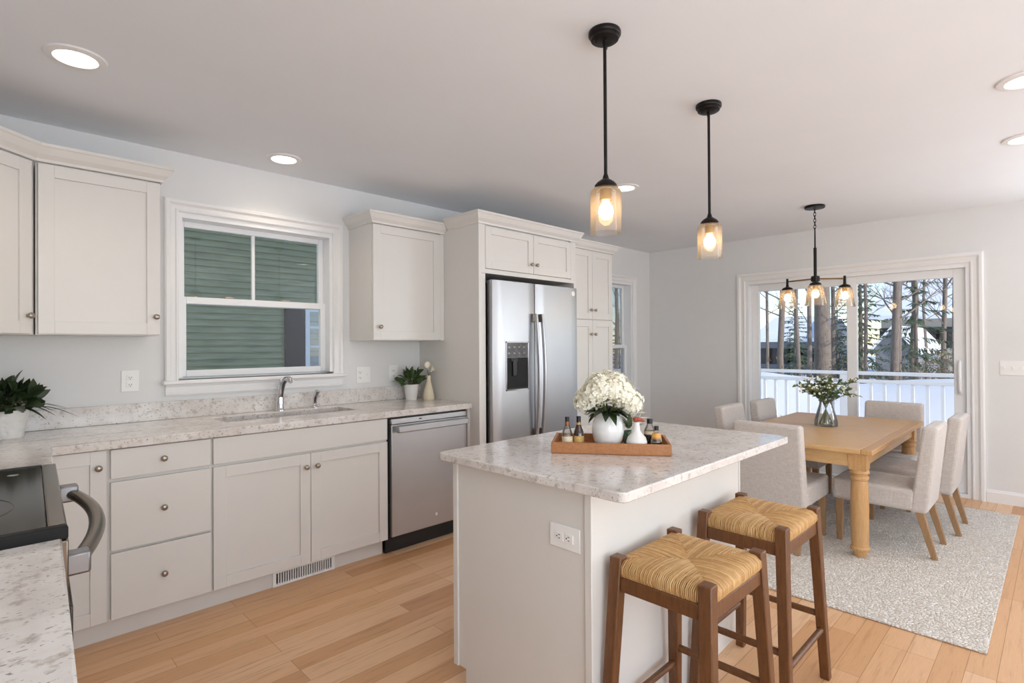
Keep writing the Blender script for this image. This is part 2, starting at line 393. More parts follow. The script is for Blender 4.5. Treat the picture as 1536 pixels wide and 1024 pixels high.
struct('baseboard_corner', sweep(MB(), [(B, W), (B, 2.53)], BASE), 'trim')['kind'] = 'structure'

CASE = [(0, 0), (0, .010), (.006, .015), (.013, .015), (.016, .010), (.036, .012), (.046, .019), (.050, .024), (.066, .024), (.074, .018), (.074, 0)]
def casing_y(mb, x0, x1, z0, z1, y, width=.074, side=-1):
    """three-sided mitred casing round an opening in a wall with normal y; (x0,x1,z0,z1) is the opening"""
    k = width / .074
    for a, h in CASE: pass
    P = [Vector((x0, z0)), Vector((x0, z1)), Vector((x1, z1)), Vector((x1, z0))]
    rows = []
    dirs = [Vector((-1, 0)), Vector((-1, 1)), Vector((1, 1)), Vector((1, 0))]
    for p, d in zip(P, dirs):
        rows.append([mb.bm.verts.new((p.x + d.x * a * k, y + side * h, p.y + d.y * a * k)) for a, h in CASE])
    n = len(CASE)
    for A, C in zip(rows, rows[1:]):
        for q in range(n): mb.bm.faces.new((A[q], A[(q + 1) % n], C[(q + 1) % n], C[q]))
    mb.bm.faces.new(rows[0]); mb.bm.faces.new(rows[-1][::-1]); return mb
def sash(x0, x1, z0, z1, y0, y1, st=.038, top=.038, bot=.045):
    return MB().box(x0, x0 + st, y0, y1, z0, z1).box(x1 - st, x1, y0, y1, z0, z1).box(x0 + st, x1 - st, y0, y1, z1 - top, z1).box(x0 + st, x1 - st, y0, y1, z0, z0 + bot)
def window(n, x0, x1, z0, z1, meet, muntin):
    root = thing('window_%d' % n, None, None, ((x0 + x1) / 2, W, z0)); root['kind'] = 'structure'
    casing_y(MB(), x0, x1, z0, z1, W, .072).build('casing', 'trim', root, smooth=True, ang=25)
    MB().box(x0 - .085, x1 + .085, W - .045, W + .085, z0 - .024, z0).build('sill', 'trim', root, bevel=.006)
    sweep(MB(), [(x0 - .068, W), (x1 + .068, W)], [(0, -.092), (.012, -.092), (.018, -.082), (.013, -.072), (.014, -.04), (.024, -.024), (0, -.024)], z=z0).build('apron', 'trim', root)
    j = MB().box(x0, x0 + .022, W + .002, W + .15, z0 + .0125, z1 - .0302).box(x1 - .022, x1, W + .002, W + .15, z0 + .0125, z1 - .0302).box(x0, x1, W + .002, W + .15, z1 - .03, z1).box(x0, x1, W + .086, W + .15, z0, z0 + .012)
    j.build('jamb', 'vinyl', root)
    up = sash(x0 + .022, x1 - .022, meet - .02, z1 - .03, W + .102, W + .132, .034, .034, .034).build('upper_sash', 'vinyl', root, bevel=.003)
    lo = sash(x0 + .022, x1 - .022, z0 + .012, meet + .022, W + .068, W + .1, .036, .042, .04).build('lower_sash', 'vinyl', root, bevel=.003)
    if muntin:
        xm = (x0 + x1) / 2 - .02
        MB().box(xm - .009, xm + .009, W + .108, W + .126, meet, z1 - .06).build('muntin', 'vinyl', up)
    MB().box(x0 + .056, x1 - .056, W + .115, W + .119, meet + .012, z1 - .062).build('pane', 'pane', up)
    MB().box(x0 + .058, x1 - .058, W + .082, W + .086, z0 + .05, meet - .02).build('pane', 'pane', lo)
    if muntin:
        for xq in (x0 + .30, x1 - .30):
            MB().box(xq - .025, xq + .025, W + .07, W + .098, meet + .0225, meet + .034).build('latch', 'nickel', lo, bevel=.003)
    return root
window(1, w1[0], w1[1], w1[2], w1[3], 1.607, True)
window(2, w2[0], w2[1], w2[2], w2[3], 1.30, False)
for k, (ax, a0, a1, z0, z1) in enumerate(REAR):             # unseen windows, added behind and beside the camera to house the fill lamps
    mx_ = {'y': Matrix(((1, 0, 0, 0), (0, 1, 0, YS), (0, 0, 1, 0), (0, 0, 0, 1))), 'x': Matrix(((0, -1, 0, B), (1, 0, 0, 0), (0, 0, 1, 0), (0, 0, 0, 1))), 'w': Matrix(((0, 1, 0, XW), (1, 0, 0, 0), (0, 0, 1, 0), (0, 0, 0, 1)))}[ax]
    root = thing('window_%d' % (3 + k), None, None, mx_ @ Vector(((a0 + a1) / 2, 0, z0))); root['kind'] = 'structure'
    casing_y(MB(), a0, a1, z0, z1, 0, .072, 1).xf(mx_).build('casing', 'trim', root, smooth=True, ang=25)
    MB().box(a0 - .08, a1 + .08, -.02, .04, z0 - .024, z0).xf(mx_).build('sill', 'trim', root, bevel=.005)
    am = (a0 + a1) / 2
    sash(a0, a1, z0, z1, -.014, -.003, .05, .05, .05).box(am - .02, am + .02, -.014, -.003, z0 + .05, z1 - .05).xf(mx_).build('sash', 'vinyl', root)
struct('upper_sun_blocker', MB().box(XW - .1, B + .12, YS - .1, W + .15, CE + .121, 8.5), 'siding_tan', origin=(0, 0, CE + .2))  # unseen block added to keep the sun off the neighbour's siding
struct('eave_sun_blocker', MB().prism([(-2.6, YS - 4.6), (B + .12, YS - 4.6), (B + .12, YS - .12), (XW - .12, YS - .12), (XW - .12, 1.0), (-2.6, 1.0)], 2.5, 2.62), 'trim', origin=(0, YS, 2.5))  # unseen slab added to stop direct sun entering the made-up windows

# sliding patio door
y0, y1, _, zt = d1
root = thing('door_1', None, None, (B, (y0 + y1) / 2, 0)); root['kind'] = 'structure'
cs = casing_y(MB(), -y1, -y0, 0, zt, 0, .088)
cs.xf(Matrix(((0, 1, 0, B), (-1, 0, 0, 0), (0, 0, 1, 0), (0, 0, 0, 1)))).build('casing', 'trim', root, smooth=True, ang=25)
MB().box(B + .002, B + .15, y0, y0 + .03, 0, zt).box(B + .002, B + .15, y1 - .03, y1, 0, zt).box(B + .002, B + .15, y0 + .03, y1 - .03, zt - .035, zt).box(B + .002, B + .15, y0 + .03, y1 - .03, 0, .03).build('frame', 'vinyl', root)
def slider(nm, a, c, xa, xb, st, mt):
    s_ = MB().box(xa, xb, a, a + st, .03, zt - .035).box(xa, xb, c - st, c, .03, zt - .035).box(xa, xb, a + st, c - st, zt - .035 - .075, zt - .035).box(xa, xb, a + st, c - st, .03, .17).build(nm, 'vinyl', root, bevel=.004)
    MB().box((xa + xb) / 2 - .003, (xa + xb) / 2 + .003, a + st, c - st, .17, zt - .11).build('pane', 'pane', s_); return s_
sl = slider('sliding_panel', y0 + .03, 1.475, B + .045, B + .085, .088, 0)
slider('fixed_panel', 1.40, y1 - .03, B + .095, B + .135, .078, 0)
hb = MB().tube([(B + .045, .618, 1.16), (B + .005, .618, 1.15), (B - .012, .618, 1.12), (B - .014, .618, 1.02), (B - .012, .618, .93), (B + .005, .618, .90), (B + .045, .618, .89)], .013, 10)
hb.build('door_handle', 'vinyl', sl, smooth=True)
MB().box(B + .038, B + .046, .595, .641, .87, 1.18).build('handle_plate', 'vinyl', sl, bevel=.004)

# ------------------------------------------------------------------ cabinetry
CF = 2.967                                                  # counter front edge
DF = 2.995                                                  # door faces of the base run
def shaker(x0, x1, z0, z1, yf, rail=.058, t=.02, rec=.008):
    return MB().box(x0, x0 + rail, yf, yf + t, z0, z1).box(x1 - rail, x1, yf, yf + t, z0, z1).box(x0 + rail, x1 - rail, yf, yf + t, z1 - rail, z1).box(x0 + rail, x1 - rail, yf, yf + t, z0, z0 + rail).box(x0 + rail, x1 - rail, yf + rec, yf + t, z0 + rail, z1 - rail)
def knob(x, y, z, parent, mat='nickel'):
    pr = [(0, -.027), (.008, -.027), (.0135, -.023), (.0145, -.018), (.011, -.012), (.0055, -.009), (.0055, -.002), (.008, 0)]
    return MB().lathe(pr, (x, y, z), 16, 'Y').build('knob', mat, parent, smooth=True, ang=60)
# wall cabinets by the range corner
CROWNP = [(XW, 3.005), (-.115, 3.005), (.195, 3.289), (.69, 3.289), (.69, W - .002)]
zU0, zU1 = 1.388, 2.182
t = thing('corner_cabinet', 'white angled corner wall cabinet at the left edge, above the potted plant', 'cabinet', (-.05, 3.35, zU0))
MB().prism([(XW + .002, W - .002), (XW + .002, 3.03), (-.125, 3.03), (.193, 3.322), (.193, W - .002)], zU0, zU1).build('body', 'cabinet', t)
e0 = Vector((-.115, 3.005)); e1 = Vector((.195, 3.289)); dl = (e1 - e0).length; an = math.atan2(e1.y - e0.y, e1.x - e0.x)
rot = Matrix.Translation((e0.x, e0.y, 0)) @ Matrix.Rotation(an, 4, 'Z')
dr = shaker(.012, dl - .012, zU0 + .004, zU1 - .006, 0, .058).xf(rot).build('door', 'cabinet', t, bevel=.0012)
kb = MB().lathe([(0, -.027), (.008, -.027), (.0135, -.023), (.0145, -.018), (.011, -.012), (.0055, -.009), (.0055, -.002), (.008, 0)], (dl - .035, 0, zU0 + .085), 16, 'Y').xf(rot).build('knob', 'nickel', dr, smooth=True, ang=60)
sweep(MB(), CROWNP, CROWN, 1, 2, z=zU1).build('crown_moulding', 'cabinet', t)
t = thing('upper_cabinet', 'white single door wall cabinet left of the sink window', 'cabinet', (.445, 3.45, zU0))
MB().box(.199, .69, 3.310, W - .002, zU0, zU1).build('body', 'cabinet', t)
dr = shaker(.207, .686, zU0 + .004, zU1 - .006, 3.289).build('door', 'cabinet', t, bevel=.0012); knob(.667, 3.289, 1.483, dr)
sweep(MB(), CROWNP, CROWN, 2, 4, z=zU1).build('crown_moulding', 'cabinet', t)
# wall cabinet right of the window
zR0, zR1 = 1.364, 2.165
PF = 2.895                                                  # refrigerator surround front
CR2 = [(1.926, W - .002), (1.926, 3.289), (2.533, 3.289)]
t = thing('upper_cabinet', 'white single door wall cabinet between the sink window and the refrigerator', 'cabinet', (2.22, 3.45, zR0))
MB().box(1.926, 2.533, 3.31, W - .002, zR0, zR1).build('body', 'cabinet', t)
dr = shaker(1.929, 2.494, zR0 + .004, zR1 - .006, 3.289).build('door', 'cabinet', t, bevel=.0012); knob(1.978, 3.289, 1.457, dr)
MB().box(2.498, 2.533, 3.294, 3.31, zR0, zR1).build('filler_strip', 'cabinet', t)
sweep(MB(), CR2, CROWN, 0, 2, z=zR1).build('crown_moulding', 'cabinet', t)
# refrigerator surround with cabinet over
t = thing('refrigerator_surround', 'white panelled surround with a two door cabinet over the steel refrigerator', 'cabinet', (3.07, 3.25, 0))
zF = 2.19
MB().box(2.535, 2.560, PF, W - .002, 0, zF).build('side_panel', 'cabinet', t)
MB().box(3.600, 3.625, PF, W - .002, 0, zF).build('side_panel', 'cabinet', t)
MB().box(2.5602, 3.5998, PF + .02, W - .002, 1.842, zF).box(2.5602, 3.5998, PF, PF + .02, 1.842, 1.872).box(2.5602, 2.597, PF, PF + .02, 1.872, zF).box(3.563, 3.5998, PF, PF + .02, 1.872, zF).build('body', 'cabinet', t)
MB().box(2.5602, 2.597, PF, PF + .02, 0, 1.84).build('stile', 'cabinet', t)
for (a, c, kx) in ((2.600, 3.100, 3.072), (3.104, 3.560, 3.132)):
    dr = shaker(a, c, 1.878, 2.182, PF - .002, .055).build('door', 'cabinet', t, bevel=.0012); knob(kx, PF - .002, 1.948, dr)
CR3 = [(2.535, 3.235), (2.535, PF - .002), (3.625, PF - .002), (3.625, 3.0)]
sweep(MB(), [(2.535, 3.24), (2.535, PF - .002), (3.625, PF - .002), (3.625, 2.975)], [(o, dz * 1.1) for o, dz in CROWN], 0, 3, z=zF).build('crown_moulding', 'cabinet', t)
# tall pantry
PP = 3.02
t = thing('pantry_cabinet', 'tall white four door pantry cabinet right of the refrigerator', 'cabinet', (3.98, 3.3, 0))
MB().box(3.6252, 4.345, PP + .02, W - .002, .1, 2.19).build('body', 'cabinet', t)
MB().box(3.6252, 4.345, PP + .08, W - .01, 0, .0998).build('toe_kick', 'cabinet', t)
MB().box(3.6252, 3.705, PP, PP + .0198, .1, 2.19).build('filler_strip', 'cabinet', t)
for (a, c, kx) in ((3.71, 4.021, 3.99), (4.024, 4.335, 4.056)):
    dr = shaker(a, c, 1.556, 2.182, PP - .001).build('door', 'cabinet', t, bevel=.0012); knob(kx, PP - .001, 1.64, dr)
    dr = shaker(a, c, .112, 1.548, PP - .001).build('door', 'cabinet', t, bevel=.0012); knob(kx, PP - .001, 1.42, dr)
sweep(MB(), [(3.69, PP), (4.345, PP), (4.345, W - .002)], CROWN, 0, 2, z=2.185).build('crown_moulding', 'cabinet', t)

# base run
def base(name, label, x0, x1, z1=.872):
    t = thing(name, label, 'cabinet', ((x0 + x1) / 2, 3.3, 0))
    MB().box(x0, x1, DF + .021, W - .002, .1, z1).build('body', 'cabinet', t)
    MB().box(x0, x1, DF + .075, DF + .095, 0, .0998).build('toe_kick', 'cabinet', t); return t
t = base('corner_base_cabinet', 'white corner base cabinet with one door beside the range', -.1, .4255)
dr = shaker(.02, .4175, .107, .87, DF).build('door', 'cabinet', t, bevel=.0012); knob(.388, DF, .795, dr)
t = base('drawer_base_cabinet', 'white base cabinet with a stack of three drawers', .4257, .8455)
for (a, c, kz) in ((.737, .868, .803), (.414, .722, .573), (.107, .402, .262)):
    dr = MB().box(.4335, .8405, DF, DF + .02, a, c).build('drawer', 'cabinet', t, bevel=.002); knob(.637, DF, kz, dr)
t = base('sink_base_cabinet', 'white two door sink base cabinet under the window', .8457, 1.857, .70)
MB().box(.8517, 1.851, DF, DF + .02, .735, .868).build('false_front', 'cabinet', t, bevel=.002)
MB().box(.8457, 1.857, DF + .0205, DF + .04, .7002, .872).build('top_rail', 'cabinet', t)
for (a, c, kx) in ((.8517, 1.352, 1.325), (1.355, 1.851, 1.389)):
    dr = shaker(a, c, .107, .722, DF).build('door', 'cabinet', t, bevel=.0012); knob(kx, DF, .648, dr)
tag(MB().box(2.508, 2.534, DF + .002, W - .002, 0, .872).build('filler_panel', 'cabinet'), 'narrow white end panel between the dishwasher and the refrigerator surround', 'panel')
# toe kick register
t = thing('toe_kick_register', 'white slotted floor register set in the toe kick below the sink', 'vent', (1.345, DF + .07, .0))
gm = MB().box(1.165, 1.525, DF + .062, DF + .0748, .002, .014).box(1.165, 1.525, DF + .062, DF + .0748, .074, .088).box(1.165, 1.183, DF + .062, DF + .0748, .014, .074).box(1.507, 1.525, DF + .062, DF + .0748, .014, .074)
for k in range(23):
    x = 1.183 + .324 * (k + 1) / 24; gm.box(x - .0026, x + .0026, DF + .062, DF + .0735, .014, .074)
gm.build('grille', 'plate', t)
MB().box(1.184, 1.506, DF + .0736, DF + .0747, .015, .073).build('backing', 'gap', t)

# dishwasher
t = thing('dishwasher', 'stainless steel dishwasher with bar handle right of the sink cabinet', 'dishwasher', (2.18, 3.3, 0))
MB().box(1.862, 2.505, DF + .02, W - .05, .1, .868).build('body', 'black', t)
dd = MB().box(1.874, 2.492, DF - .012, DF + .0198, .115, .825).build('door', 'steel', t, bevel=.004)
MB().box(1.874, 2.492, DF - .010, DF + .0198, .827, .862).build('control_strip', 'steel', t, bevel=.003)
MB().box(1.866, 2.50, DF + .055, DF + .075, 0, .0998).build('toe_panel', 'black', t)
hd = MB().box(1.897, 2.468, DF - .062, DF - .036, .776, .818).build('handle', 'steel', dd, bevel=.006)
for xq in (1.902, 2.443): MB().box(xq, xq + .02, DF - .0362, DF - .0122, .784, .81).build('handle_mount', 'steel', dd)
MB().lathe([(0, -.0022), (.0105, -.0022), (.012, 0)], (2.22, DF - .0122, .19), 20, 'Y').build('emblem', 'chrome', dd, smooth=True)
MB().box(2.085, 2.105, DF - .0115, DF - .0098, .842, .85).build('indicator', 'black', t)

# counters
def ex(y): return .227 - .0657 * (2.93 - y)                 # front edge of the range-side run
ctop, cbot = .914, .875
SX0, SX1, SY0, SY1 = .985, 1.775, 3.225, 3.49
mb = MB()
for poly in ([(XW + .002, 2.43), (ex(2.43), 2.43), (ex(CF), CF), (ex(CF), SY0), (XW + .002, SY0)],
             [(ex(CF), CF), (SX0, CF), (SX0, SY0), (ex(CF), SY0)], [(SX0, CF), (SX1, CF), (SX1, SY0), (SX0, SY0)], [(SX1, CF), (2.534, CF), (2.534, SY0), (SX1, SY0)],
             [(XW + .002, SY0), (SX0, SY0), (SX0, SY1), (XW + .002, SY1)], [(SX1, SY0), (2.534, SY0), (2.534, SY1), (SX1, SY1)],
             [(XW + .002, SY1), (SX0, SY1), (SX0, W - .002), (XW + .002, W - .002)], [(SX0, SY1), (SX1, SY1), (SX1, W - .002), (SX0, W - .002)], [(SX1, SY1), (2.534, SY1), (2.534, W - .002), (SX1, W - .002)]):
    mb.prism(poly, cbot, ctop)
bmesh.ops.remove_doubles(mb.bm, verts=mb.bm.verts[:], dist=1e-4)
_s = {}
for f in mb.bm.faces: _s.setdefault(tuple(round(x, 3) for x in f.calc_center_median()), []).append(f)
bmesh.ops.delete(mb.bm, geom=[f for fs in _s.values() if len(fs) > 1 for f in fs], context='FACES')
tag(mb.build('countertop', 'quartz', bevel=.004), 'speckled quartz countertop running along the window wall round the sink', 'countertop')
tag(MB().box(XW + .004, 2.532, W - .022, W - .002, ctop + .0005, 1.016).build('backsplash', 'quartz', bevel=.002), 'low speckled quartz backsplash behind the sink', 'backsplash')
ye = .55; yn = 1.535
tag(MB().prism([(XW + .002, ye), (ex(ye), ye), (ex(yn), yn), (XW + .002, yn)], cbot, ctop).build('countertop', 'quartz', bevel=.004), 'speckled quartz countertop in the lower left corner, in front of the range', 'countertop')
t = thing('base_cabinet', 'white base cabinet under the nearest countertop at the lower left', 'cabinet', (-.15, 1.05, 0))
MB().prism([(XW + .004, ye + .02), (ex(ye) - .05, ye + .02), (ex(yn) - .05, yn - .002), (XW + .004, yn - .002)], .1, .8745).build('body', 'cabinet', t)
MB().prism([(XW + .004, ye + .02), (ex(ye) - .11, ye + .02), (ex(yn) - .11, yn - .002), (XW + .004, yn - .002)], 0, .0998).build('toe_kick', 'cabinet', t)
tag(MB().prism([(XW + .004, 2.432), (ex(2.43) - .05, 2.432), (ex(2.99) - .05, 2.99), (XW + .004, 2.99)], 0, .8745).build('base_cabinet', 'cabinet'), 'white base cabinet behind the range, under the counter with the left potted plant', 'cabinet')

# range
t = thing('range', 'black glass range with a bowed steel oven handle at the left edge', 'stove', (-.12, 1.98, 0))
ra, rb = 1.545, 2.42
MB().prism([(XW + .01, ra), (ex(ra) - .02, ra), (ex(rb) - .02, rb), (XW + .01, rb)], .02, .905).build('body', 'black', t)
gt = MB().prism([(XW + .01, ra + .03), (ex(ra) - .022, ra + .03), (ex(rb) - .034, rb - .012), (XW + .01, rb - .012)], .9055, .932).build('cooktop', 'cooktop', t, bevel=.003)
MB().prism([(XW + .01, ra), (ex(ra) + .012, ra), (ex(ra) + .012, ra + .0295), (XW + .01, ra + .0295)], .9055, .936).build('near_trim', 'gap', t, bevel=.005)
MB().prism([(ex(ra) - .0215, ra + .0302), (ex(ra) + .012, ra + .0302), (ex(rb) + .004, rb), (ex(rb) - .0335, rb)], .9055, .934).build('front_trim', 'darksteel', t, bevel=.004)
MB().prism([(XW + .01, rb - .0118), (ex(rb) - .0337, rb - .0118), (ex(rb) - .0337, rb), (XW + .01, rb)], .9055, .935).build('far_trim', 'black', t)
MB().prism([(ex(ra) - .0198, ra), (ex(ra) + .012, ra), (ex(rb) + .006, rb), (ex(rb) - .0198, rb)], .76, .905).build('control_panel', 'darksteel', t, bevel=.004)
MB().prism([(ex(ra) - .0198, ra + .004), (ex(ra) + .02, ra + .004), (ex(rb) + .016, rb - .004), (ex(rb) - .0198, rb - .004)], .12, .757).build('oven_door', 'cooktop', t, bevel=.004)
MB().lathe([(.0, .0006), (.012, .0006), (.014, 0)], (.085, 2.30, .932), 20).build('touch_button', 'chrome', gt, smooth=True)
rm = MB()
for rr in (.10, .102): pass
rm.tube([(-.12 + .19 * math.cos(a), 1.86 + .19 * math.sin(a), .9324) for a in [2 * math.pi * k / 48 for k in range(48)]], .0012, 6, closed=True)
rm.build('burner_ring', 'darksteel', gt)
hp = []
for k in range(15):
    q = k / 14; y = 2.235 - q * .585
    x = ex(y) + .028 + .058 * math.sin(math.pi * min(1, max(0, q))) ** .8
    hp.append((x, y, .868 - .045 * q))
MB().tube(hp, .019, 12, flat=.8).build('oven_handle', 'darksteel', t, smooth=True)
for (y, z) in ((2.215, .868), (1.645, .822)):
    MB().box(ex(y) + .006, ex(y) + .055, y - .022, y + .022, z - .026, z + .026)  .build('handle_bracket', 'bracket', t, bevel=.006)

# sink, faucet, sprayer
t = thing('kitchen_sink', 'undermount stainless steel sink below the window', 'sink', (1.38, 3.355, .70))
s0, s1, q0, q1 = SX0 - .012, SX1 + .012, SY0 - .012, SY1 + .012
MB().box(s0, s1, q0, q0 + .008, .705, .8745).box(s0, s1, q1 - .008, q1, .705, .8745).box(s0, s0 + .008, q0 + .008, q1 - .008, .705, .8745).box(s1 - .008, s1, q0 + .008, q1 - .008, .705, .8745).box(s0, s1, q0, q1, .702, .712).build('basin', 'steel', t)
MB().lathe([(.0, .004), (.03, .004), (.042, .0)], (1.5, 3.38, .712), 20).build('drain', 'chrome', t, smooth=True)
t = thing('faucet', 'tall chrome pull-down faucet behind the sink', 'faucet', (1.40, 3.545, ctop))
fx, fy = 1.40, 3.545
MB().lathe([(.030, 0), (.030, .006), (.026, .012), (.023, .02), (.022, .075), (.020, .10)], (fx, fy, ctop), 20).build('base', 'chrome', t, smooth=True)
MB().tube([(fx, fy, ctop + .085), (fx + .003, fy - .006, ctop + .13), (fx + .010, fy - .02, ctop + .178), (fx + .022, fy - .04, ctop + .204)], [.021, .021, .020, .017], 14).build('spout', 'chrome', t, smooth=True)
MB().tube([(fx + .020, fy - .038, ctop + .203), (fx + .032, fy - .062, ctop + .205), (fx + .041, fy - .082, ctop + .186)], [.016, .019, .015], 14).build('spray_head', 'chrome', t, smooth=True)
MB().tube([(fx + .002, fy, ctop + .10), (fx - .004, fy - .005, ctop + .16), (fx + .004, fy - .012, ctop + .205)], [.013, .012, .008], 10).build('lever', 'chrome', t, smooth=True)
t = thing('side_sprayer', 'small chrome side sprayer to the right of the faucet', 'sprayer', (1.635, 3.55, ctop))
sx, sy = 1.635, 3.55
MB().lathe([(.024, 0), (.024, .006), (.016, .014), (.012, .03)], (sx, sy, ctop), 18).build('base', 'chrome', t, smooth=True)
MB().tube([(sx, sy, ctop + .028), (sx, sy, ctop + .06), (sx + .004, sy - .008, ctop + .085), (sx + .01, sy - .022, ctop + .112)], [.013, .013, .016, .018], 12).build('nozzle', 'chrome', t, smooth=True)

# refrigerator
t = thing('refrigerator', 'stainless steel side by side refrigerator with a water dispenser', 'refrigerator', (3.09, 3.2, 0))
FX0, FX1, FY, FS = 2.618, 3.580, 2.835, 3.062
MB().box(FX0 + .004, FX1 - .004, FY + .075, W - .05, .02, 1.775).build('body', 'black', t)
def fdoor(a, c, curve):
    n = 10; poly = [(c, FY + .072), (a, FY + .072)]
    for k in range(n + 1):
        u = k / n; x = a + (c - a) * u; e = min(u, 1 - u) * (c - a)
        poly.append((x, FY + .012 * (1 - min(1, e / .035)) ** 2 * 1.2 + (0 if curve is None else 0)))
    return poly
ld = MB().prism(fdoor(FX0, FS - .003, None), .06, 1.795)
# recess for the dispenser is a framed box standing on the door skin
ldo = ld.build('freezer_door', 'steel', t, bevel=.004)
rdo = MB().prism(fdoor(FS + .003, FX1, None), .06, 1.795).build('fresh_food_door', 'steel', t, bevel=.004)
dx0, dx1, dz0, dz1 = 2.738, 2.972, .992, 1.352
MB().box(dx0, dx1, FY - .006, FY - .0005, dz0, dz0 + .008).box(dx0, dx1, FY - .006, FY - .0005, dz1 - .008, dz1).box(dx0, dx0 + .007, FY - .006, FY - .0005, dz0, dz1).box(dx1 - .007, dx1, FY - .006, FY - .0005, dz0, dz1).build('dispenser_frame', 'chrome', ldo)
MB().box(dx0 + .008, dx1 - .008, FY - .005, FY - .0005, 1.235, dz1 - .009).build('dispenser_panel', 'panelgrey', ldo)
for k in range(4):
    for j in range(2): MB().box(dx0 + .02 + k * .052, dx0 + .038 + k * .052, FY - .0062, FY - .0051, 1.262 + j * .045, 1.270 + j * .045).build('dispenser_key', 'darksteel', ldo)
MB().box(dx0 + .008, dx1 - .008, FY - .0035, FY - .0005, dz0 + .009, 1.234).build('dispenser_recess', 'gap', ldo)
MB().box(dx0 + .06, dx0 + .10, FY - .016, FY - .004, 1.10, 1.225).box(dx0 + .045, dx0 + .115, FY - .012, FY - .004, 1.205, 1.233).build('dispenser_spout', 'black', ldo, bevel=.003)
MB().box(dx0 + .012, dx1 - .012, FY - .011, FY - .0036, dz0 + .01, dz0 + .02).build('drip_tray', 'black', ldo)
for (hx, dp) in ((FS - .030, ldo), (FS + .036, rdo)):
    pts = []
    for k in range(13):
        q = k / 12; pts.append((hx, FY - .030 - .028 * math.sin(math.pi * q), 1.56 - q * .93))
    MB().tube(pts, .0165, 12, flat=.75).build('handle', 'steel', dp, smooth=True)
    for zz_ in (1.50, .628): MB().box(hx - .012, hx + .012, FY - .036, FY - .0002, zz_, zz_ + .062).build('handle_mount', 'darksteel', dp, bevel=.003)
MB().lathe([(0, -.0035), (.020, -.0035), (.022, 0)], (3.515, FY + .0012, 1.745), 22, 'Y').xf(Matrix.Identity(4)).build('emblem', 'plate', rdo, smooth=True)

# ------------------------------------------------------------------ wall plates
def duplex(mb_slot, mb_body, cx, cz, horiz, put, s):
    if True:
        u, w_ = (cx + s * .0195, cz) if horiz else (cx, cz + s * .0195)
        put(mb_body, u, w_, .0165, .0135, .0, .003)
        for d in (-.0055, .0055):
            if horiz: put(mb_slot, u, w_ + d, .0035, .0011, .003, .0036)
            else: put(mb_slot, u + d, w_, .0011, .0035, .003, .0036)
        if horiz: put(mb_slot, u + .009, w_, .002, .002, .003, .0036)
        else: put(mb_slot, u, w_ - .0085, .002, .002, .003, .0036)
def plate(name, label, axis, pos, u0, u1, z0, z1, gangs, group=None, horiz=False):
    """axis 'y': on the sink wall; 'e': east wall facing -x; 'i': island end facing -x"""
    um = (u0 + u1) / 2; zm = (z0 + z1) / 2
    t = thing(name, label, 'outlet' if 'outlet' in name else 'switch', (um, pos, zm) if axis == 'y' else (pos, um, zm))
    def put(mb, u, z, hu, hz, d0, d1):
        if axis == 'y': mb.box(u - hu, u + hu, pos - .0052 - d1, pos - .0052 - d0, z - hz, z + hz)
        else: mb.box(pos - .0052 - d1, pos - .0052 - d0, u - hu, u + hu, z - hz, z + hz)
    m = MB(); put(m, um, zm, (u1 - u0) / 2, (z1 - z0) / 2, -.005, 0); m.build('cover_plate', 'plate', t, bevel=.002)
    n = len(gangs); w_ = (u1 - u0) / n
    for k, g in enumerate(gangs):
        uc = u0 + w_ * (k + .5)
        if g == 'o':
            for s_ in (1, -1):
                b1, b2 = MB(), MB(); duplex(b2, b1, uc, zm, horiz, put, s_)
                so = b1.build('socket', 'plate', t, bevel=.001); b2.build('slots', 'slot', so)
        else:
            m = MB(); put(m, uc, zm, .006, .013, .0, .002); m.build('switch_bezel', 'plate', t)
            m = MB(); put(m, uc, zm + .004, .003, .006, .002, .012); m.build('toggle', 'plate', t, bevel=.001)
    return t
plate('wall_outlet', 'white duplex outlet on the wall left of the sink window', 'y', W, .570, .651, 1.083, 1.200, 'o')
plate('wall_switch', 'white double plate with outlet and switch, right beside the sink window', 'y', W, 1.980, 2.092, 1.055, 1.174, 'os')
plate('wall_outlet', 'white single outlet on the wall just left of the small potted plant', 'y', W, 2.250, 2.330, 1.060, 1.176, 'o')
plate('wall_switch', 'white multi toggle switch plate on the wall right of the patio door', 'e', B, .205, .362, 1.055, 1.172, 'sss')

# ------------------------------------------------------------------ island
IX0, IX1 = 1.318, 2.508
nyA, nyB, fy_ = 1.000, 1.050, 1.662
t = thing('kitchen_island', 'white panelled kitchen island base in the foreground', 'island', (1.9, 1.35, 0))
MB().prism([(IX0 + .008, nyA + .004), (IX1 - .006, nyB + .004), (IX1 - .006, fy_), (IX0 + .008, fy_)], .1, .8835).build('body', 'cabinet', t)
MB().prism([(IX0 + .010, nyA + .004), (IX1 - .006, nyB + .004), (IX1 - .006, fy_ - .06), (IX0 + .010, fy_ - .06)], 0, .0998).build('toe_kick', 'cabinet', t)
MB().box(IX0, IX0 + .0078, nyA, nyA + .026, 0, .883).build('corner_stile', 'cabinet', t, bevel=.0015)
MB().box(IX0, IX0 + .0078, fy_ - .024, fy_ + .002, .1, .883).build('corner_stile', 'cabinet', t, bevel=.0015)
MB().prism([(IX1 - .0058, nyB), (IX1 + .006, nyB), (IX1 + .006, nyB + .05), (IX1 - .0058, nyB + .05)], 0, .883).build('corner_stile', 'cabinet', t, bevel=.0015)
def rrect(x0, x1, y0, y1, r, n=6):
    P = []
    for (cx, cy, a0) in ((x1 - r, y0 + r, -90), (x1 - r, y1 - r, 0), (x0 + r, y1 - r, 90), (x0 + r, y0 + r, 180)):
        for k in range(n + 1):
            a = math.radians(a0 + 90 * k / n); P.append((cx + r * math.cos(a), cy + r * math.sin(a)))
    return P
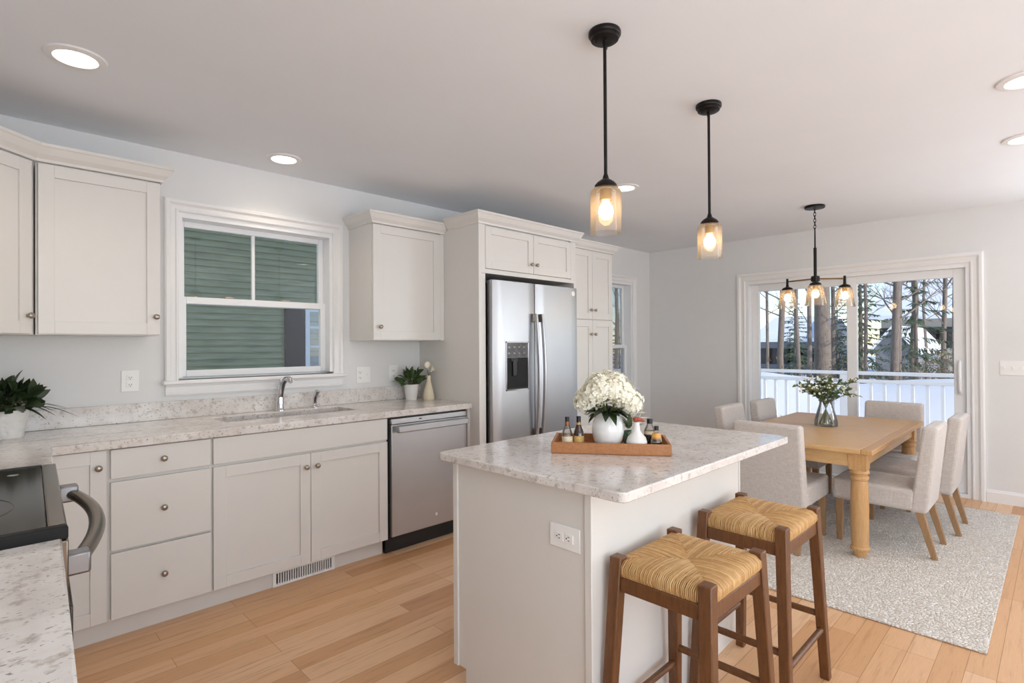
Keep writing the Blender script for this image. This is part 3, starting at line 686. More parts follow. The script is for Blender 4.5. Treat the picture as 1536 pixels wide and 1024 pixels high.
mb = MB().prism(rrect(1.278, 2.576, .856, 1.71, .025), .884, .914)
tag(mb.build('island_countertop', 'quartz', bevel=.004), 'speckled quartz slab on top of the kitchen island', 'countertop')
plate('island_outlet', 'white sideways duplex outlet on the near end of the island', 'i', IX0 + .0078, 1.046, 1.168, .684, .758, 'o', horiz=True)

# stools
def make_stool():
    t = thing('bar_stool', None, 'stool', (0, 0, 0), 'rush seat bar stools at the island')
    hx, hy, H = .170, .142, .682
    for sx_ in (-1, 1):
        for sy_ in (-1, 1):
            MB().bar((sx_ * (hx + .045), sy_ * (hy + .026), 0), (sx_ * hx, sy_ * hy, H), .034, .040).build('leg', 'stoolwood', t, bevel=.004)
    at = lambda z: (hx + .045 * (1 - z / H), hy + .026 * (1 - z / H))
    zt_ = .604
    ax, ay = at(zt_)
    for s in (-1, 1):
        MB().box(-ax + .019, ax - .019, s * ay - .012, s * ay + .012, zt_ - .022, zt_ + .022).build('apron', 'stoolwood', t, bevel=.003)
        MB().box(s * ax - .012, s * ax + .012, -ay + .019, ay - .019, zt_ - .022, zt_ + .022).build('apron', 'stoolwood', t, bevel=.003)
    for s in (-1, 1):
        ax, ay = at(.20); MB().tube([(-ax, s * ay, .20), (ax, s * ay, .20)], .0115, 10).build('stretcher', 'stoolwood', t, smooth=True)
        ax, ay = at(.255); MB().tube([(s * ax, -ay, .255), (s * ax, ay, .255)], .0125, 10).build('stretcher', 'stoolwood', t, smooth=True)
    # rush seat: every strand wraps the rail and runs in to the diagonal
    rnd = random.Random(4); m = MB(); ex_, ey_ = hx + .006, hy + .006; zt0 = .667
    def strand(side, u, n):
        # side 0,1 : rails along x at -y,+y ; 2,3 : rails along y
        L_, D_ = (ex_, ey_) if side < 2 else (ey_, ex_)
        q = abs(u) / L_; inner = D_ * q                      # where it meets the diagonal, measured from the centre
        pts = []
        for (o, z) in ((D_ + .004, .625), (D_ + .012, .639), (D_ + .011, zt0 - .010), (D_ - .002, zt0 + .001)):
            pts.append((o, z))
        k = 4
        for i in range(1, k + 1):
            o = D_ - .002 + (inner - D_ + .002) * i / k
            pts.append((o, zt0 + .003 + .004 * math.sin(math.pi * min(1, (D_ - o) / D_)) - .010 * ((D_ - o) / D_) ** 2 + rnd.uniform(-.0008, .0008)))
        out = []
        for (o, z) in pts:
            j = rnd.uniform(-.0009, .0009)
            p = (u + j, -o) if side == 0 else (u + j, o) if side == 1 else (-o, u + j) if side == 2 else (o, u + j)
            out.append((p[0], p[1], z))
        m.tube(out, rnd.uniform(.0021, .0028), 5)
    for side in range(4):
        L_ = ex_ if side < 2 else ey_; n = int(2 * (L_ - .016) / .0056)
        for i in range(n + 1):
            strand(side, -(L_ - .016) + 2 * (L_ - .016) * i / n, n)
    se = m.build('seat', 'rush', t, smooth=True, ang=80)
    MB().box(-ex_ + .004, ex_ - .004, -ey_ + .004, ey_ - .004, .627, .653).build('seat_core', 'rushfill', se)
    return t
st = make_stool()
st.location = (1.572, .818, 0); st['label'] = 'nearer rush seat bar stool, at the near corner of the island'
copy_tree(st, (2.185, .838, 0), 0, 'farther rush seat bar stool, closer to the dining rug')

# ------------------------------------------------------------------ lighting fixtures
def can(x, y, label, energy=11):
    t = thing('recessed_light', label, 'ceiling light', (x, y, CE - .006), 'recessed ceiling lights')
    MB().lathe([(.068, -.004), (.072, -.010), (.098, -.006), (.102, 0), (.068, 0)], (x, y, CE - .0005), 36, cap=False).build('trim_ring', 'trim', t, smooth=True)
    MB().lathe([(0, -.004), (.066, -.003), (.067, -.001)], (x, y, CE - .001), 32).build('lens', 'lens', t, smooth=True)
    light('recessed_light_beam', 'SPOT', (x, y, CE - .02), energy, (1, .84, .66), direction=(0, 0, -1), parent=t, spot_size=math.radians(130), spot_blend=1.0, shadow_soft_size=.06)
can(.282, 2.70, 'recessed ceiling light at the upper left, over the corner wall cabinets')
can(1.331, 3.30, 'recessed ceiling light above the sink window')
can(3.352, 2.22, 'recessed ceiling light behind the nearest pendant, in front of the refrigerator')
can(3.237, .100, 'nearer of the two recessed ceiling lights cut off at the right edge')
can(4.167, .135, 'farther of the two recessed ceiling lights cut off at the right edge')

def bulb(c, s, parent):
    x, y, z = c
    b = MB().lathe([(0, -.062 * s), (.012 * s, -.06 * s), (.023 * s, -.048 * s), (.027 * s, -.034 * s), (.024 * s, -.018 * s), (.013 * s, .0), (.011 * s, .012 * s)], (x, y, z), 18).build('light_bulb', 'bulb', parent, smooth=True)
def pendant(x, y, label):
    t = thing('pendant_light', label, 'pendant light', (x, y, 1.73), 'glass pendants over the island')
    cp = MB().lathe([(.0, 0), (.057, 0), (.0585, -.004), (.0585, -.014), (.055, -.019), (.051, -.021), (.050, -.030), (.046, -.033), (.012, -.034), (.0, -.034)], (x, y, CE), 32).build('canopy', 'iron', t, smooth=True)
    for a in (.5, 2.6):
        MB().lathe([(0, -.046), (.005, -.045), (.006, -.036)], (x + .036 * math.cos(a), y + .036 * math.sin(a), CE), 10).build('canopy_screw', 'iron', cp, smooth=True)
    MB().lathe([(.0062, CE - .034 - CE), (.0062, 1.935 - CE)], (x, y, CE), 12).build('stem', 'iron', t, smooth=True)
    MB().lathe([(.007, 1.945), (.010, 1.936), (.012, 1.928), (.030, 1.916), (.040, 1.905), (.041, 1.897), (.012, 1.897)], (x, y, 0), 24).build('cap', 'iron', t, smooth=True)
    MB().lathe([(.022, 1.8965), (.022, 1.850), (.017, 1.848)], (x, y, 0), 20).build('socket', 'brass', t, smooth=True)
    sh = MB().lathe([(.020, 1.8962), (.046, 1.893), (.054, 1.885), (.0565, 1.87), (.0565, 1.735), (.0565, 1.732), (.0545, 1.732), (.0545, 1.87), (.052, 1.883), (.045, 1.890), (.0225, 1.893)], (x, y, 0), 36, cap=False).build('glass_shade', 'shade', t, smooth=True)
    bulb((x, y, 1.842), 1.0, t)
    return t
pendant(1.630, 1.160, 'nearer black rod pendant light with a clear glass cylinder')
pendant(2.482, 1.172, 'farther black rod pendant light with a clear glass cylinder')
cx, cy = 4.96, 1.435
t = thing('chandelier', 'black three light chandelier on a chain above the dining table', 'chandelier', (cx, cy, 1.63))
MB().lathe([(0, 0), (.075, 0), (.078, -.008), (.074, -.020), (.020, -.026), (.0, -.026)], (cx, cy, CE), 32).build('canopy', 'iron', t, smooth=True)
ch = MB()
nl = 7
for k in range(nl):
    z0_ = 2.437 - k * .0262; a = k % 2 * math.pi / 2
    pts = [(cx + .0085 * math.cos(q) * math.cos(a), cy + .0085 * math.cos(q) * math.sin(a), z0_ - .016 + .018 * math.sin(q)) for q in [2 * math.pi * j / 14 for j in range(14)]]
    ch.tube(pts, .0026, 6, closed=True)
ch.build('chain', 'iron', t, smooth=True)
MB().lathe([(.005, 2.262), (.006, 2.12), (.012, 2.115), (.012, 1.87)], (cx, cy, 0), 14).build('stem', 'iron', t, smooth=True)
MB().lathe([(.0, 1.885), (.030, 1.880), (.034, 1.865), (.034, 1.842), (.020, 1.830), (.0, 1.828)], (cx, cy, 0), 20).build('hub', 'iron', t, smooth=True)
va = math.atan2(-cy, -cx)
for k, da in enumerate((0, 2.094, -2.094)):
    a = va + da; R_ = .245; px, py = cx + R_ * math.cos(a), cy + R_ * math.sin(a)
    if k == 0: R_ = .20; px, py = cx + R_ * math.cos(a), cy + R_ * math.sin(a)
    MB().tube([(cx + .03 * math.cos(a), cy + .03 * math.sin(a), 1.860), (px, py, 1.860)], .0055, 10).build('arm', 'brass', t, smooth=True)
    so = MB().lathe([(.0, 1.885), (.009, 1.884), (.010, 1.835), (.012, 1.815), (.036, 1.805), (.044, 1.795), (.044, 1.788), (.02, 1.788)], (px, py, 0), 22).build('socket_cap', 'iron', t, smooth=True)
    MB().lathe([(.020, 1.7878), (.020, 1.752), (.014, 1.75)], (px, py, 0), 16).build('socket', 'brass', so, smooth=True)
    MB().lathe([(.040, 1.7876), (.050, 1.785), (.055, 1.777), (.079, 1.626), (.0765, 1.626), (.053, 1.775), (.048, 1.7825), (.038, 1.7845)], (px, py, 0), 32, cap=False).build('glass_shade', 'shade', t, smooth=True)
    bulb((px, py, 1.748), 1.0, t)

# ------------------------------------------------------------------ dining
RUG = MB()
rx0, rx1, ry0, ry1 = 3.05, 5.62, .235, 2.45
rnd = random.Random(9)
tag(RUG.prism([(rx0, ry0), (rx1, ry0), (rx1, ry1), (rx0, ry1)], .001, .013).build('rug', 'rug', bevel=.005, origin=(rx0, ry0, .001)), 'large oatmeal looped wool rug under the dining table', 'rug')
RZ = .0135
def make_table():
    x0, x1, y0, y1 = 3.80, 5.50, .80, 1.755
    t = thing('dining_table', 'honey coloured wooden farmhouse dining table with turned legs', 'table', ((x0 + x1) / 2, (y0 + y1) / 2, RZ))
    xs = [x0, 4.72, x1]
    for a, c in zip(xs, xs[1:]):
        MB().box(a + .0012, c - .0012, y0 + .062, y1 - .0, .652, .682).build('top_leaf', 'tablewood', t, bevel=.004)
    MB().box(x0, x1, y0, y0 + .0605, .652, .682).build('breadboard_end', 'tableleg', t, bevel=.004)
    lx = (x0 + .088, x1 - .088); ly = (y0 + .088, y1 - .088)
    MB().box(lx[0], lx[1], ly[0] - .03, ly[0] - .008, .565, .6518).build('apron', 'tablewood', t, bevel=.002)
    MB().box(lx[0], lx[1], ly[1] + .008, ly[1] + .03, .565, .6518).build('apron', 'tablewood', t, bevel=.002)
    for x, s in ((lx[0], -1), (lx[1], 1)):
        MB().box(x + s * .03 - .011, x + s * .03 + .011, ly[0], ly[1], .565, .6518).build('apron', 'tablewood', t, bevel=.002)
    prof = [(.0, .0), (.032, .0), (.036, .008), (.040, .030), (.047, .034), (.053, .044), (.053, .054), (.046, .062), (.046, .075), (.048, .14), (.050, .30), (.048, .42), (.045, .455), (.042, .468), (.050, .474), (.052, .484), (.050, .494), (.043, .500), (.043, .506), (.053, .512), (.055, .522), (.052, .532), (.046, .537)]
    for x in lx:
        for y in ly:
            m = MB().lathe([(r, h + RZ) for r, h in prof], (x, y, 0), 10 if False else 28)
            m.hexa([(x - .046, y - .046, .547), (x + .046, y - .046, .547), (x + .046, y + .046, .547), (x - .046, y + .046, .547), (x - .05, y - .05, .6515), (x + .05, y - .05, .6515), (x + .05, y + .05, .6515), (x - .05, y + .05, .6515)])
            m.build('leg', 'tableleg', t, smooth=True, ang=35)
    return t
make_table()
def soft_box(pts, sub=2, bev=.03):
    m = MB().hexa(pts); return m
def make_chair():
    t = thing('dining_chair', None, 'chair', (0, 0, 0), 'upholstered dining chairs round the table')
    w = .215
    # seat: front towards +y
    m = MB().hexa([(-w, -.20, .275), (w, -.20, .275), (w, .25, .275), (-w, .25, .275), (-w, -.20, .405), (w, -.20, .405), (w, .25, .415), (-w, .25, .415)])
    s = m.build('seat', 'fabric', t, bevel=.022, segs=4)
    m = MB().hexa([(-w, -.262, .27), (w, -.262, .27), (w, -.170, .27), (-w, -.170, .27), (-w + .006, -.318, .80), (w - .006, -.318, .80), (w - .006, -.240, .80), (-w + .006, -.240, .80)])
    m.build('backrest', 'fabric', t, bevel=.02, segs=4)
    for sx_ in (-1, 1):
        MB().bar((sx_ * (w - .035), .215, 0), (sx_ * (w - .035), .213, .276), .030, .044).build('leg', 'oak', t, bevel=.003)
        MB().bar((sx_ * (w - .035), -.292, 0), (sx_ * (w - .035), -.220, .276), .030, .044).build('leg', 'oak', t, bevel=.003)
    return t
c0 = make_chair()
def chair(x, y, deg, label, first=[True]):
    if first[0]:
        c0.location = (x, y, RZ); c0.rotation_euler.z = math.radians(deg); c0['label'] = label; first[0] = False
    else: copy_tree(c0, (x, y, RZ), math.radians(deg), label)
chair(3.92, 1.345, -90, 'greige dining chair with its back to the island, at the near end of the table')
chair(4.31, .845, 0, 'greige upholstered dining chair on the right side of the table, nearest the turned corner leg')
chair(4.93, .795, 0, 'greige upholstered dining chair at far right, nearer the patio door')
chair(5.38, 1.03, 90, 'greige dining chair at the far end of the table, before the patio door')
chair(4.52, 1.70, 180, 'greige dining chair left of the table, behind the island corner')
chair(5.14, 1.66, 180, 'greige dining chair left of the table, before the patio door frame')

# ------------------------------------------------------------------ plants, vases, tray
def potted(name, label, loc, pot_prof, potmat, ball, nleaf, ll, lw, seed, mat, flat=1.0, extra=None):
    t = thing(name, label, 'plant', loc); x, y, z = loc; rn = random.Random(seed)
    MB().lathe(pot_prof, loc, 32, cap=False).build('pot', potmat, t, smooth=True)
    rt = pot_prof[2][0]; zt_ = pot_prof[2][1]
    MB().lathe([(0, zt_ - .012), (rt - .010, zt_ - .014)], loc, 24).build('soil', 'soil', t)
    m, s = MB(), MB()
    for k in range(nleaf):
        a = rn.uniform(0, 2 * math.pi); e = rn.uniform(.12, 1.45); R_ = ball * rn.uniform(.45, 1)
        d = Vector((math.cos(a) * math.cos(e), math.sin(a) * math.cos(e), math.sin(e) * flat))
        b0 = Vector((x + rn.uniform(-.02, .02), y + rn.uniform(-.02, .02), z + zt_ - .01)); p = b0 + d * R_ + Vector((0, 0, .01))
        if k % 2 == 0: s.tube([b0, b0 + d * R_ * .5 + Vector((0, 0, .012)), p], .0014, 5)
        dd_ = (d + Vector((rn.uniform(-.6, .6), rn.uniform(-.6, .6), rn.uniform(-.3, .5)))).normalized()
        m.leaf(p, dd_, Vector((rn.uniform(-1, 1), rn.uniform(-1, 1), rn.uniform(-.2, 1))), ll * rn.uniform(.6, 1.15), lw * rn.uniform(.7, 1.1), rn.uniform(.0, .4))
    if extra: extra(m)
    m.build('foliage', mat, t, smooth=True, ang=80); s.build('stems', 'stem', t)
    return t
def trail(m):
    for (a, r_) in ((-.35, .155), (-1.0, .12), (-.1, .13), (.5, .11)):
        for q in range(2):
            m.leaf((.115 + .06 * math.cos(a), 3.44 + .06 * math.sin(a), ctop + .124 + .012 * q), (math.cos(a + .3 * q), math.sin(a + .3 * q), .55), (0, 0, 1), r_, .022, .9, 8)
potted('potted_plant', 'leafy dark green plant in a textured white pot at the left edge', (.10, 3.44, ctop), [(.0, 0), (.066, 0), (.086, .120), (.086, .127), (.080, .127), (.077, .11)], 'texceramic', .135, 110, .080, .050, 5, 'leaf_dark', .9, trail)
potted('potted_plant', 'small green houseplant in a plain white pot beside the refrigerator panel', (2.375, 3.50, ctop), [(.0, 0), (.042, 0), (.056, .112), (.056, .118), (.052, .118), (.050, .10)], 'matte_ceramic', .10, 90, .055, .032, 8, 'leaf', 1.1)
# cream vase with calla lilies
vx, vy = 2.468, 3.405
tag(MB().lathe([(0, 0), (.038, 0), (.043, .010), (.042, .035), (.034, .075), (.022, .12), (.0145, .15), (.015, .178), (.016, .184), (.0125, .184), (.011, .15)], (vx, vy, ctop), 28).build('vase', 'cream', smooth=True, ang=60), 'slender cream bottle vase beside the small potted plant', 'vase')
t = thing('calla_lilies', 'two cream calla lilies standing in the slender cream vase', 'flowers', (vx, vy, ctop + .13))
for (dx, dy, dz, tx, ty) in ((-.012, -.004, .065, -.3, -.4), (.022, .006, .045, .55, -.35)):
    tp = Vector((vx + dx, vy + dy, ctop + .165 + dz))
    MB().tube([(vx, vy, ctop + .13), (vx + dx * .3, vy + dy * .3, ctop + .19), tp], .003, 6).build('stem', 'stem', t, smooth=True)
    m = MB(); n = 14; rows = []
    for j in range(6):
        u = j / 5; r_ = .004 + .019 * u ** 1.4
        rows.append([m.bm.verts.new((r_ * math.cos(2 * math.pi * k / n), r_ * math.sin(2 * math.pi * k / n), -.002 + .042 * u + (.016 * u * u * math.cos(2 * math.pi * k / n)))) for k in range(n)])
    for A, C in zip(rows, rows[1:]):
        for k in range(n): m.bm.faces.new((A[k], A[(k + 1) % n], C[(k + 1) % n], C[k]))
    q = Vector((tx, ty, 1)).to_track_quat('Z', 'X').to_matrix().to_4x4()
    m.xf(Matrix.Translation(tp) @ q).build('flower', 'calla', t, smooth=True, ang=80)

# tray on the island
cxx, cyy = 1.86, 1.235; ta = math.atan2(1.005 - 1.371, 1.821 - 1.558)
fr = Vector((math.cos(ta), math.sin(ta), 0)); nr = Vector((-fr.y, fr.x, 0))
TO = Vector((1.562, 1.372, 0)); TL, TD = .445, .235           # near-left corner, length along the view, depth away
def tp(u, v, z=0): return TO + fr * u + nr * v + Vector((0, 0, z))
tm = Matrix(((fr.x, nr.x, 0, TO.x), (fr.y, nr.y, 0, TO.y), (0, 0, 1, 0), (0, 0, 0, 1)))
z0t = ctop + .0005
t = thing('serving_tray', 'rectangular wooden serving tray on the island', 'tray', tp(TL / 2, TD / 2, z0t))
for (a, c, d, e) in ((0, TL, 0, .012), (0, TL, TD - .012, TD), (0, .012, .0121, TD - .0121), (TL - .012, TL, .0121, TD - .0121)):
    MB().box(a, c, d, e, z0t, z0t + .042).xf(tm).build('side', 'traywood', t, bevel=.003)
MB().box(.0121, TL - .0121, .0121, TD - .0121, z0t, z0t + .010).xf(tm).build('bottom', 'traywood', t)
tz = z0t + .0105
# hydrangea vase
p = tp(.214, .105, tz)
tag(MB().lathe([(0, 0), (.034, 0), (.042, .004), (.056, .028), (.0625, .060), (.060, .09), (.050, .118), (.044, .130), (.045, .136), (.041, .136), (.040, .12)], p, 36).build('vase', 'ceramic', smooth=True, ang=60), 'round white ceramic vase holding the white flowers on the tray', 'vase')
HV = p.copy()
t = thing('hydrangea_bouquet', 'domed bunch of ivory white hydrangeas in the round white vase', 'flowers', HV + Vector((0, 0, .12)), )
rn = random.Random(3)
heads = []
hc = HV + Vector((0, 0, .175))
for (u, v, w_, r_) in ((-.098, .0, -.002, .050), (-.060, -.035, .030, .052), (-.02, -.045, .048, .052), (.030, -.045, .046, .052), (.072, -.03, .028, .050), (.105, .0, -.004, .050),
                       (-.065, .045, .035, .052), (.0, .03, .066, .055), (.06, .045, .035, .052), (-.03, .06, .03, .05), (.04, .065, .03, .05), (-.105, .03, .0, .042), (.10, .035, .002, .042), (.035, -.005, .068, .05), (-.04, -.005, .064, .05)):
    c = hc + fr * u * .84 + nr * v * .9 + Vector((0, 0, w_ * 1.0 + .004))
    m = MB()
    for k in range(95):
        ph = math.acos(1 - 2 * (k + .5) / 95); th = k * 2.39996
        n_ = Vector((math.sin(ph) * math.cos(th), math.sin(ph) * math.sin(th), math.cos(ph)))
        n_ = (n_ + Vector((rn.uniform(-.2, .2), rn.uniform(-.2, .2), rn.uniform(-.2, .2)))).normalized()
        fc = c + n_ * r_ * rn.uniform(.80, 1.05); s_ = n_.orthogonal().normalized(); b_ = n_.cross(s_); a0 = rn.uniform(0, 1.6)
        for j in range(4):
            a = a0 + j * math.pi / 2; d = s_ * math.cos(a) + b_ * math.sin(a); e = n_.cross(d)
            L_ = rn.uniform(.010, .0135)
            vv = [m.bm.verts.new(fc), m.bm.verts.new(fc + d * L_ * .6 + e * L_ * .45 + n_ * .003), m.bm.verts.new(fc + d * L_ + n_ * rn.uniform(-.001, .004)), m.bm.verts.new(fc + d * L_ * .6 - e * L_ * .45 + n_ * .003)]
            m.bm.faces.new(vv)
    m.ball(c, r_ * .72, segs=12)
    m.build('flower_head', 'petal', t, smooth=True, ang=80)
m = MB()
for k in range(26):
    a = k * .83; e = rn.uniform(-.25, .55)
    d = Vector((math.cos(a) * math.cos(e), math.sin(a) * math.cos(e), math.sin(e) + .1))
    m.leaf(HV + Vector((.02 * math.cos(a), .02 * math.sin(a), .135)), d, (math.cos(a) * .8, math.sin(a) * .8, 1), rn.uniform(.06, .09), rn.uniform(.034, .046), rn.uniform(.2, .75), 7)
m.build('leaves', 'leaf_dark', t, smooth=True, ang=80)
m = MB()
for k in range(9):
    a = k * .7; m.tube([HV + Vector((.015 * math.cos(a), .015 * math.sin(a), .05)), HV + Vector((.022 * math.cos(a), .022 * math.sin(a), .14)), hc + Vector((.06 * math.cos(a), .06 * math.sin(a), .0))], .0035, 6)
m.build('stems', 'stem', t, smooth=True)
def bottle(label, u, v, prof, glass, h_cap, r_cap, capmat, liquid=None, lab=None, s=1.0, neckband=None, zcap=None):
    c = tp(u, v, tz); t = thing('bottle', label, 'bottle', c)
    MB().lathe([(r * s, h * s) for r, h in prof], c, 24).build('glass_body', glass, t, smooth=True, ang=50)
    zc = prof[-1][1] * s
    MB().lathe([(r_cap * s, zc - .004), (r_cap * s, zc + h_cap * s), (0, zc + h_cap * s)], c, 18).build('cap', capmat, t, smooth=True, ang=50)
    if neckband: MB().lathe([(neckband[0] * s, neckband[1] * s), (neckband[0] * s, neckband[2] * s)], c, 18).build('neck_band', neckband[3], t, smooth=True, ang=50)
    if liquid: MB().lathe([(0, .003), (liquid[0] * s, .003), (liquid[0] * s, liquid[1] * s), (0, liquid[1] * s)], c, 20).build('liquid', liquid[2], t, smooth=True, ang=50)
    if lab: MB().lathe([(lab[0] * s, lab[1] * s), (lab[0] * s, lab[2] * s)], c, 24, cap=False).build('label', lab[3], t, smooth=True, ang=50)
    return t
BP = [(0, 0), (.0195, 0), (.0205, .004), (.0205, .052), (.018, .066), (.010, .088), (.0085, .096), (.0085, .108)]
bottle('small clear glass bottle with a copper neck band, leftmost on the tray', .058, .055, BP, 'bottleglass', .014, .0085, 'black', (.0185, .014, 'darkliq'), (.0209, .018, .048, 'paperlabel'), 1.0, (.0092, .086, .104, 'copper'))
bottle('small dark amber bottle with a gold label, second from the left on the tray', .102, .062, BP, 'amber', .016, .0088, 'black', None, (.0209, .018, .05, 'goldlabel'), 1.0, (.0093, .084, .100, 'goldlabel'))
bottle('small dark capped bottle standing behind the honey jar at the right of the tray', .378, .150, [(0, 0), (.022, 0), (.023, .004), (.023, .05), (.020, .068), (.012, .082), (.0105, .092)], 'bottleglass', .014, .0115, 'black', (.021, .045, 'darkliq'), (.0234, .048, .06, 'paperlabel'))
bottle('short jar with a honey coloured neck and dark base, rightmost on the tray', .395, .058, [(0, 0), (.020, 0), (.021, .003), (.021, .040), (.017, .052), (.009, .072), (.0075, .080)], 'bottleglass', .012, .0085, 'black', (.019, .030, 'darkliq'), (.0175, .044, .056, 'honey'), 1.0, (.0155, .050, .066, 'honey'))
# gourd-shaped white bottle with rust-red topper
c = tp(.322, .058, tz)
t = thing('gourd_vase', 'white gourd shaped bottle vase with a rust red bird topper', 'vase', c)
MB().lathe([(0, 0), (.026, 0), (.036, .012), (.039, .030), (.034, .048), (.020, .063), (.013, .074), (.011, .100), (.0125, .106), (0, .106)], c, 28).build('body', 'matte_ceramic', t, smooth=True, ang=60)
mm = MB().ball(c + Vector((0, 0, .116)) - fr * .003, .011, (1.3, 1.0, .85)); mm.tube([c + Vector((0, 0, .118)) + fr * .004, c + Vector((0, 0, .112)) + fr * .022, c + Vector((0, 0, .108)) + fr * .034], [.009, .006, .001], 8)
mm.build('topper', 'rust', t, smooth=True, ang=70)
# little glass of greenery behind
c = tp(.300, .160, tz)
t = thing('bud_glass', 'small green glass with a pale flower sprig behind the gourd vase', 'vase', c)
MB().lathe([(0, 0), (.022, 0), (.026, .05), (.024, .056), (.021, .052)], c, 20).build('glass', 'glint', t, smooth=True)
m = MB(); rn = random.Random(12)
for k in range(12):
    a = rn.uniform(0, 6.28); e = rn.uniform(.6, 1.4); d = Vector((math.cos(a) * math.cos(e), math.sin(a) * math.cos(e), math.sin(e)))
    m.leaf(c + Vector((0, 0, .05)) + d * .02, d, (0, 0, 1), rn.uniform(.03, .06), .02, .3)
m.build('sprig', 'euca', t, smooth=True, ang=80)
m = MB()
for (du, dz) in ((.045, .125), (.055, .105), (.03, .085)):
    for j in range(6):
        a = j * 1.047; m.leaf(c + fr * du + Vector((0, 0, dz)), (math.cos(a), math.sin(a), .5), (0, 0, 1), .022, .016, .3)
    m.tube([c + Vector((0, 0, .04)), c + fr * du + Vector((0, 0, dz))], .0012, 5)
m.build('blossom', 'petal', t, smooth=True, ang=80)

# glass vase with eucalyptus on the dining table
gx, gy, gz = 4.72, 1.30, .6825
t = thing('vase', 'clear flared glass vase with water on the dining table', 'vase', (gx, gy, gz))
MB().lathe([(0, 0), (.078, 0), (.082, .004), (.080, .04), (.062, .11), (.046, .165), (.044, .185), (.054, .20), (.0515, .20), (.0415, .185), (.0435, .165), (.059, .11), (.077, .04), (.077, .008), (0, .006)], (gx, gy, gz), 36, cap=False).build('glass_body', 'vaseglass', t, smooth=True, ang=60)
MB().lathe([(0, .0075), (.0755, .0085), (.0755, .04), (.062, .09), (0, .09)], (gx, gy, gz), 32).build('water', 'water', t, smooth=True, ang=50)
t = thing('eucalyptus_bouquet', 'airy bunch of eucalyptus and tiny white blooms in the glass vase', 'flowers', (gx, gy, gz + .012))
rn = random.Random(21); ms, ml, mw = MB(), MB(), MB()
for k in range(26):
    a = rn.uniform(0, 6.28); sp = rn.uniform(.05, .27); hh = rn.uniform(.30, .47) - sp * .35
    b0 = Vector((gx - .05 * math.cos(a), gy - .05 * math.sin(a), gz + .013)); nk = Vector((gx + .022 * math.cos(a), gy + .022 * math.sin(a), gz + .185)); e_ = Vector((gx + sp * math.cos(a), gy + sp * math.sin(a), gz + hh))
    md = nk.lerp(e_, .5) + Vector((0, 0, .03)); pts = [b0, b0.lerp(nk, .5), nk, nk.lerp(md, .6), md, md.lerp(e_, .6), e_]
    ms.tube(pts, [.0028] * 3 + [.0022, .002, .0016, .001], 6)
    for j in range(26):
        q = rn.uniform(.15, 1); p_ = nk.lerp(md, q * 2) if q < .5 else md.lerp(e_, q * 2 - 1)
        d = Vector((rn.uniform(-1, 1), rn.uniform(-1, 1), rn.uniform(-.3, 1))).normalized()
        ml.leaf(p_, d, Vector((rn.uniform(-1, 1), rn.uniform(-1, 1), 1)), rn.uniform(.022, .042), rn.uniform(.014, .024), rn.uniform(0, .3), 4)
    for j in range(5):
        p_ = md.lerp(e_, rn.uniform(.0, 1.05)) + Vector((rn.uniform(-.03, .03), rn.uniform(-.03, .03), rn.uniform(-.02, .03))); mw.ball(p_, rn.uniform(.005, .009), segs=8)
ms.build('stems', 'stem', t, smooth=True); ml.build('leaves', 'euca', t, smooth=True, ang=80); mw.build('blooms', 'petal', t, smooth=True)['kind'] = 'stuff'

# ------------------------------------------------------------------ outside
struct('ground', MB().box(-30, 90, -60, 90, GZ - .3, GZ), 'snow', origin=(0, 0, GZ))
struct('deck', MB().box(B + .16, 8.45, -1.6, 4.4, -.22, -.10), 'snow', origin=(B, 0, -.1))
sb = MB(); N_, K_ = 30, 10; rows = []; rn = random.Random(2)
for i in range(N_ + 1):
    y = -3 + 14 * i / N_; hk = .70 + .10 * math.sin(i * .9) + rn.uniform(-.04, .04)
    rows.append([sb.bm.verts.new((8.6 + 5.2 * j / K_, y, GZ - .02 + (hk - GZ) * math.sin(math.pi * j / K_) ** .7 + (rn.uniform(-.03, .03) if 0 < j < K_ else 0))) for j in range(K_ + 1)])
for A, C in zip(rows, rows[1:]):
    for j in range(K_): sb.bm.faces.new((A[j], A[j + 1], C[j + 1], C[j]))
struct('snow_bank', sb, 'snow', smooth=True, ang=80)
t = thing('deck_railing', 'white baluster railing round the snowy deck outside the patio door', 'railing', (8.3, 1.4, -.1))
MB().box(8.255, 8.345, -1.6, 4.35, .905, .95).build('top_rail', 'vinyl', t, bevel=.006)
MB().box(8.275, 8.325, -1.6, 4.35, .80, .845).box(8.275, 8.325, -1.6, 4.35, 0, .045).build('rail', 'vinyl', t, bevel=.004)
for k in range(40):
    y = -1.5 + k * .148
    if abs((y + 1.5) % 1.776) < .02 or abs((y + 1.5) % 1.776 - 1.776) < .02:
        MB().box(8.25, 8.35, y - .05, y + .05, -.1, .904).build('post', 'vinyl', t, bevel=.004)
    else: MB().box(8.283, 8.317, y - .017, y + .017, .045, .80).build('baluster', 'vinyl', t)
t = thing('patio_side_table', 'small white side table standing on the snowy deck', 'table', (7.2, 1.72, -.1))
MB().box(6.98, 7.42, 1.50, 1.94, .42, .45).build('table_top', 'vinyl', t, bevel=.004)
for a in (7.0, 7.40):
    for b_ in (1.52, 1.92): MB().box(a - .014, a + .014, b_ - .014, b_ + .014, -.1, .4198).build('leg', 'vinyl', t)

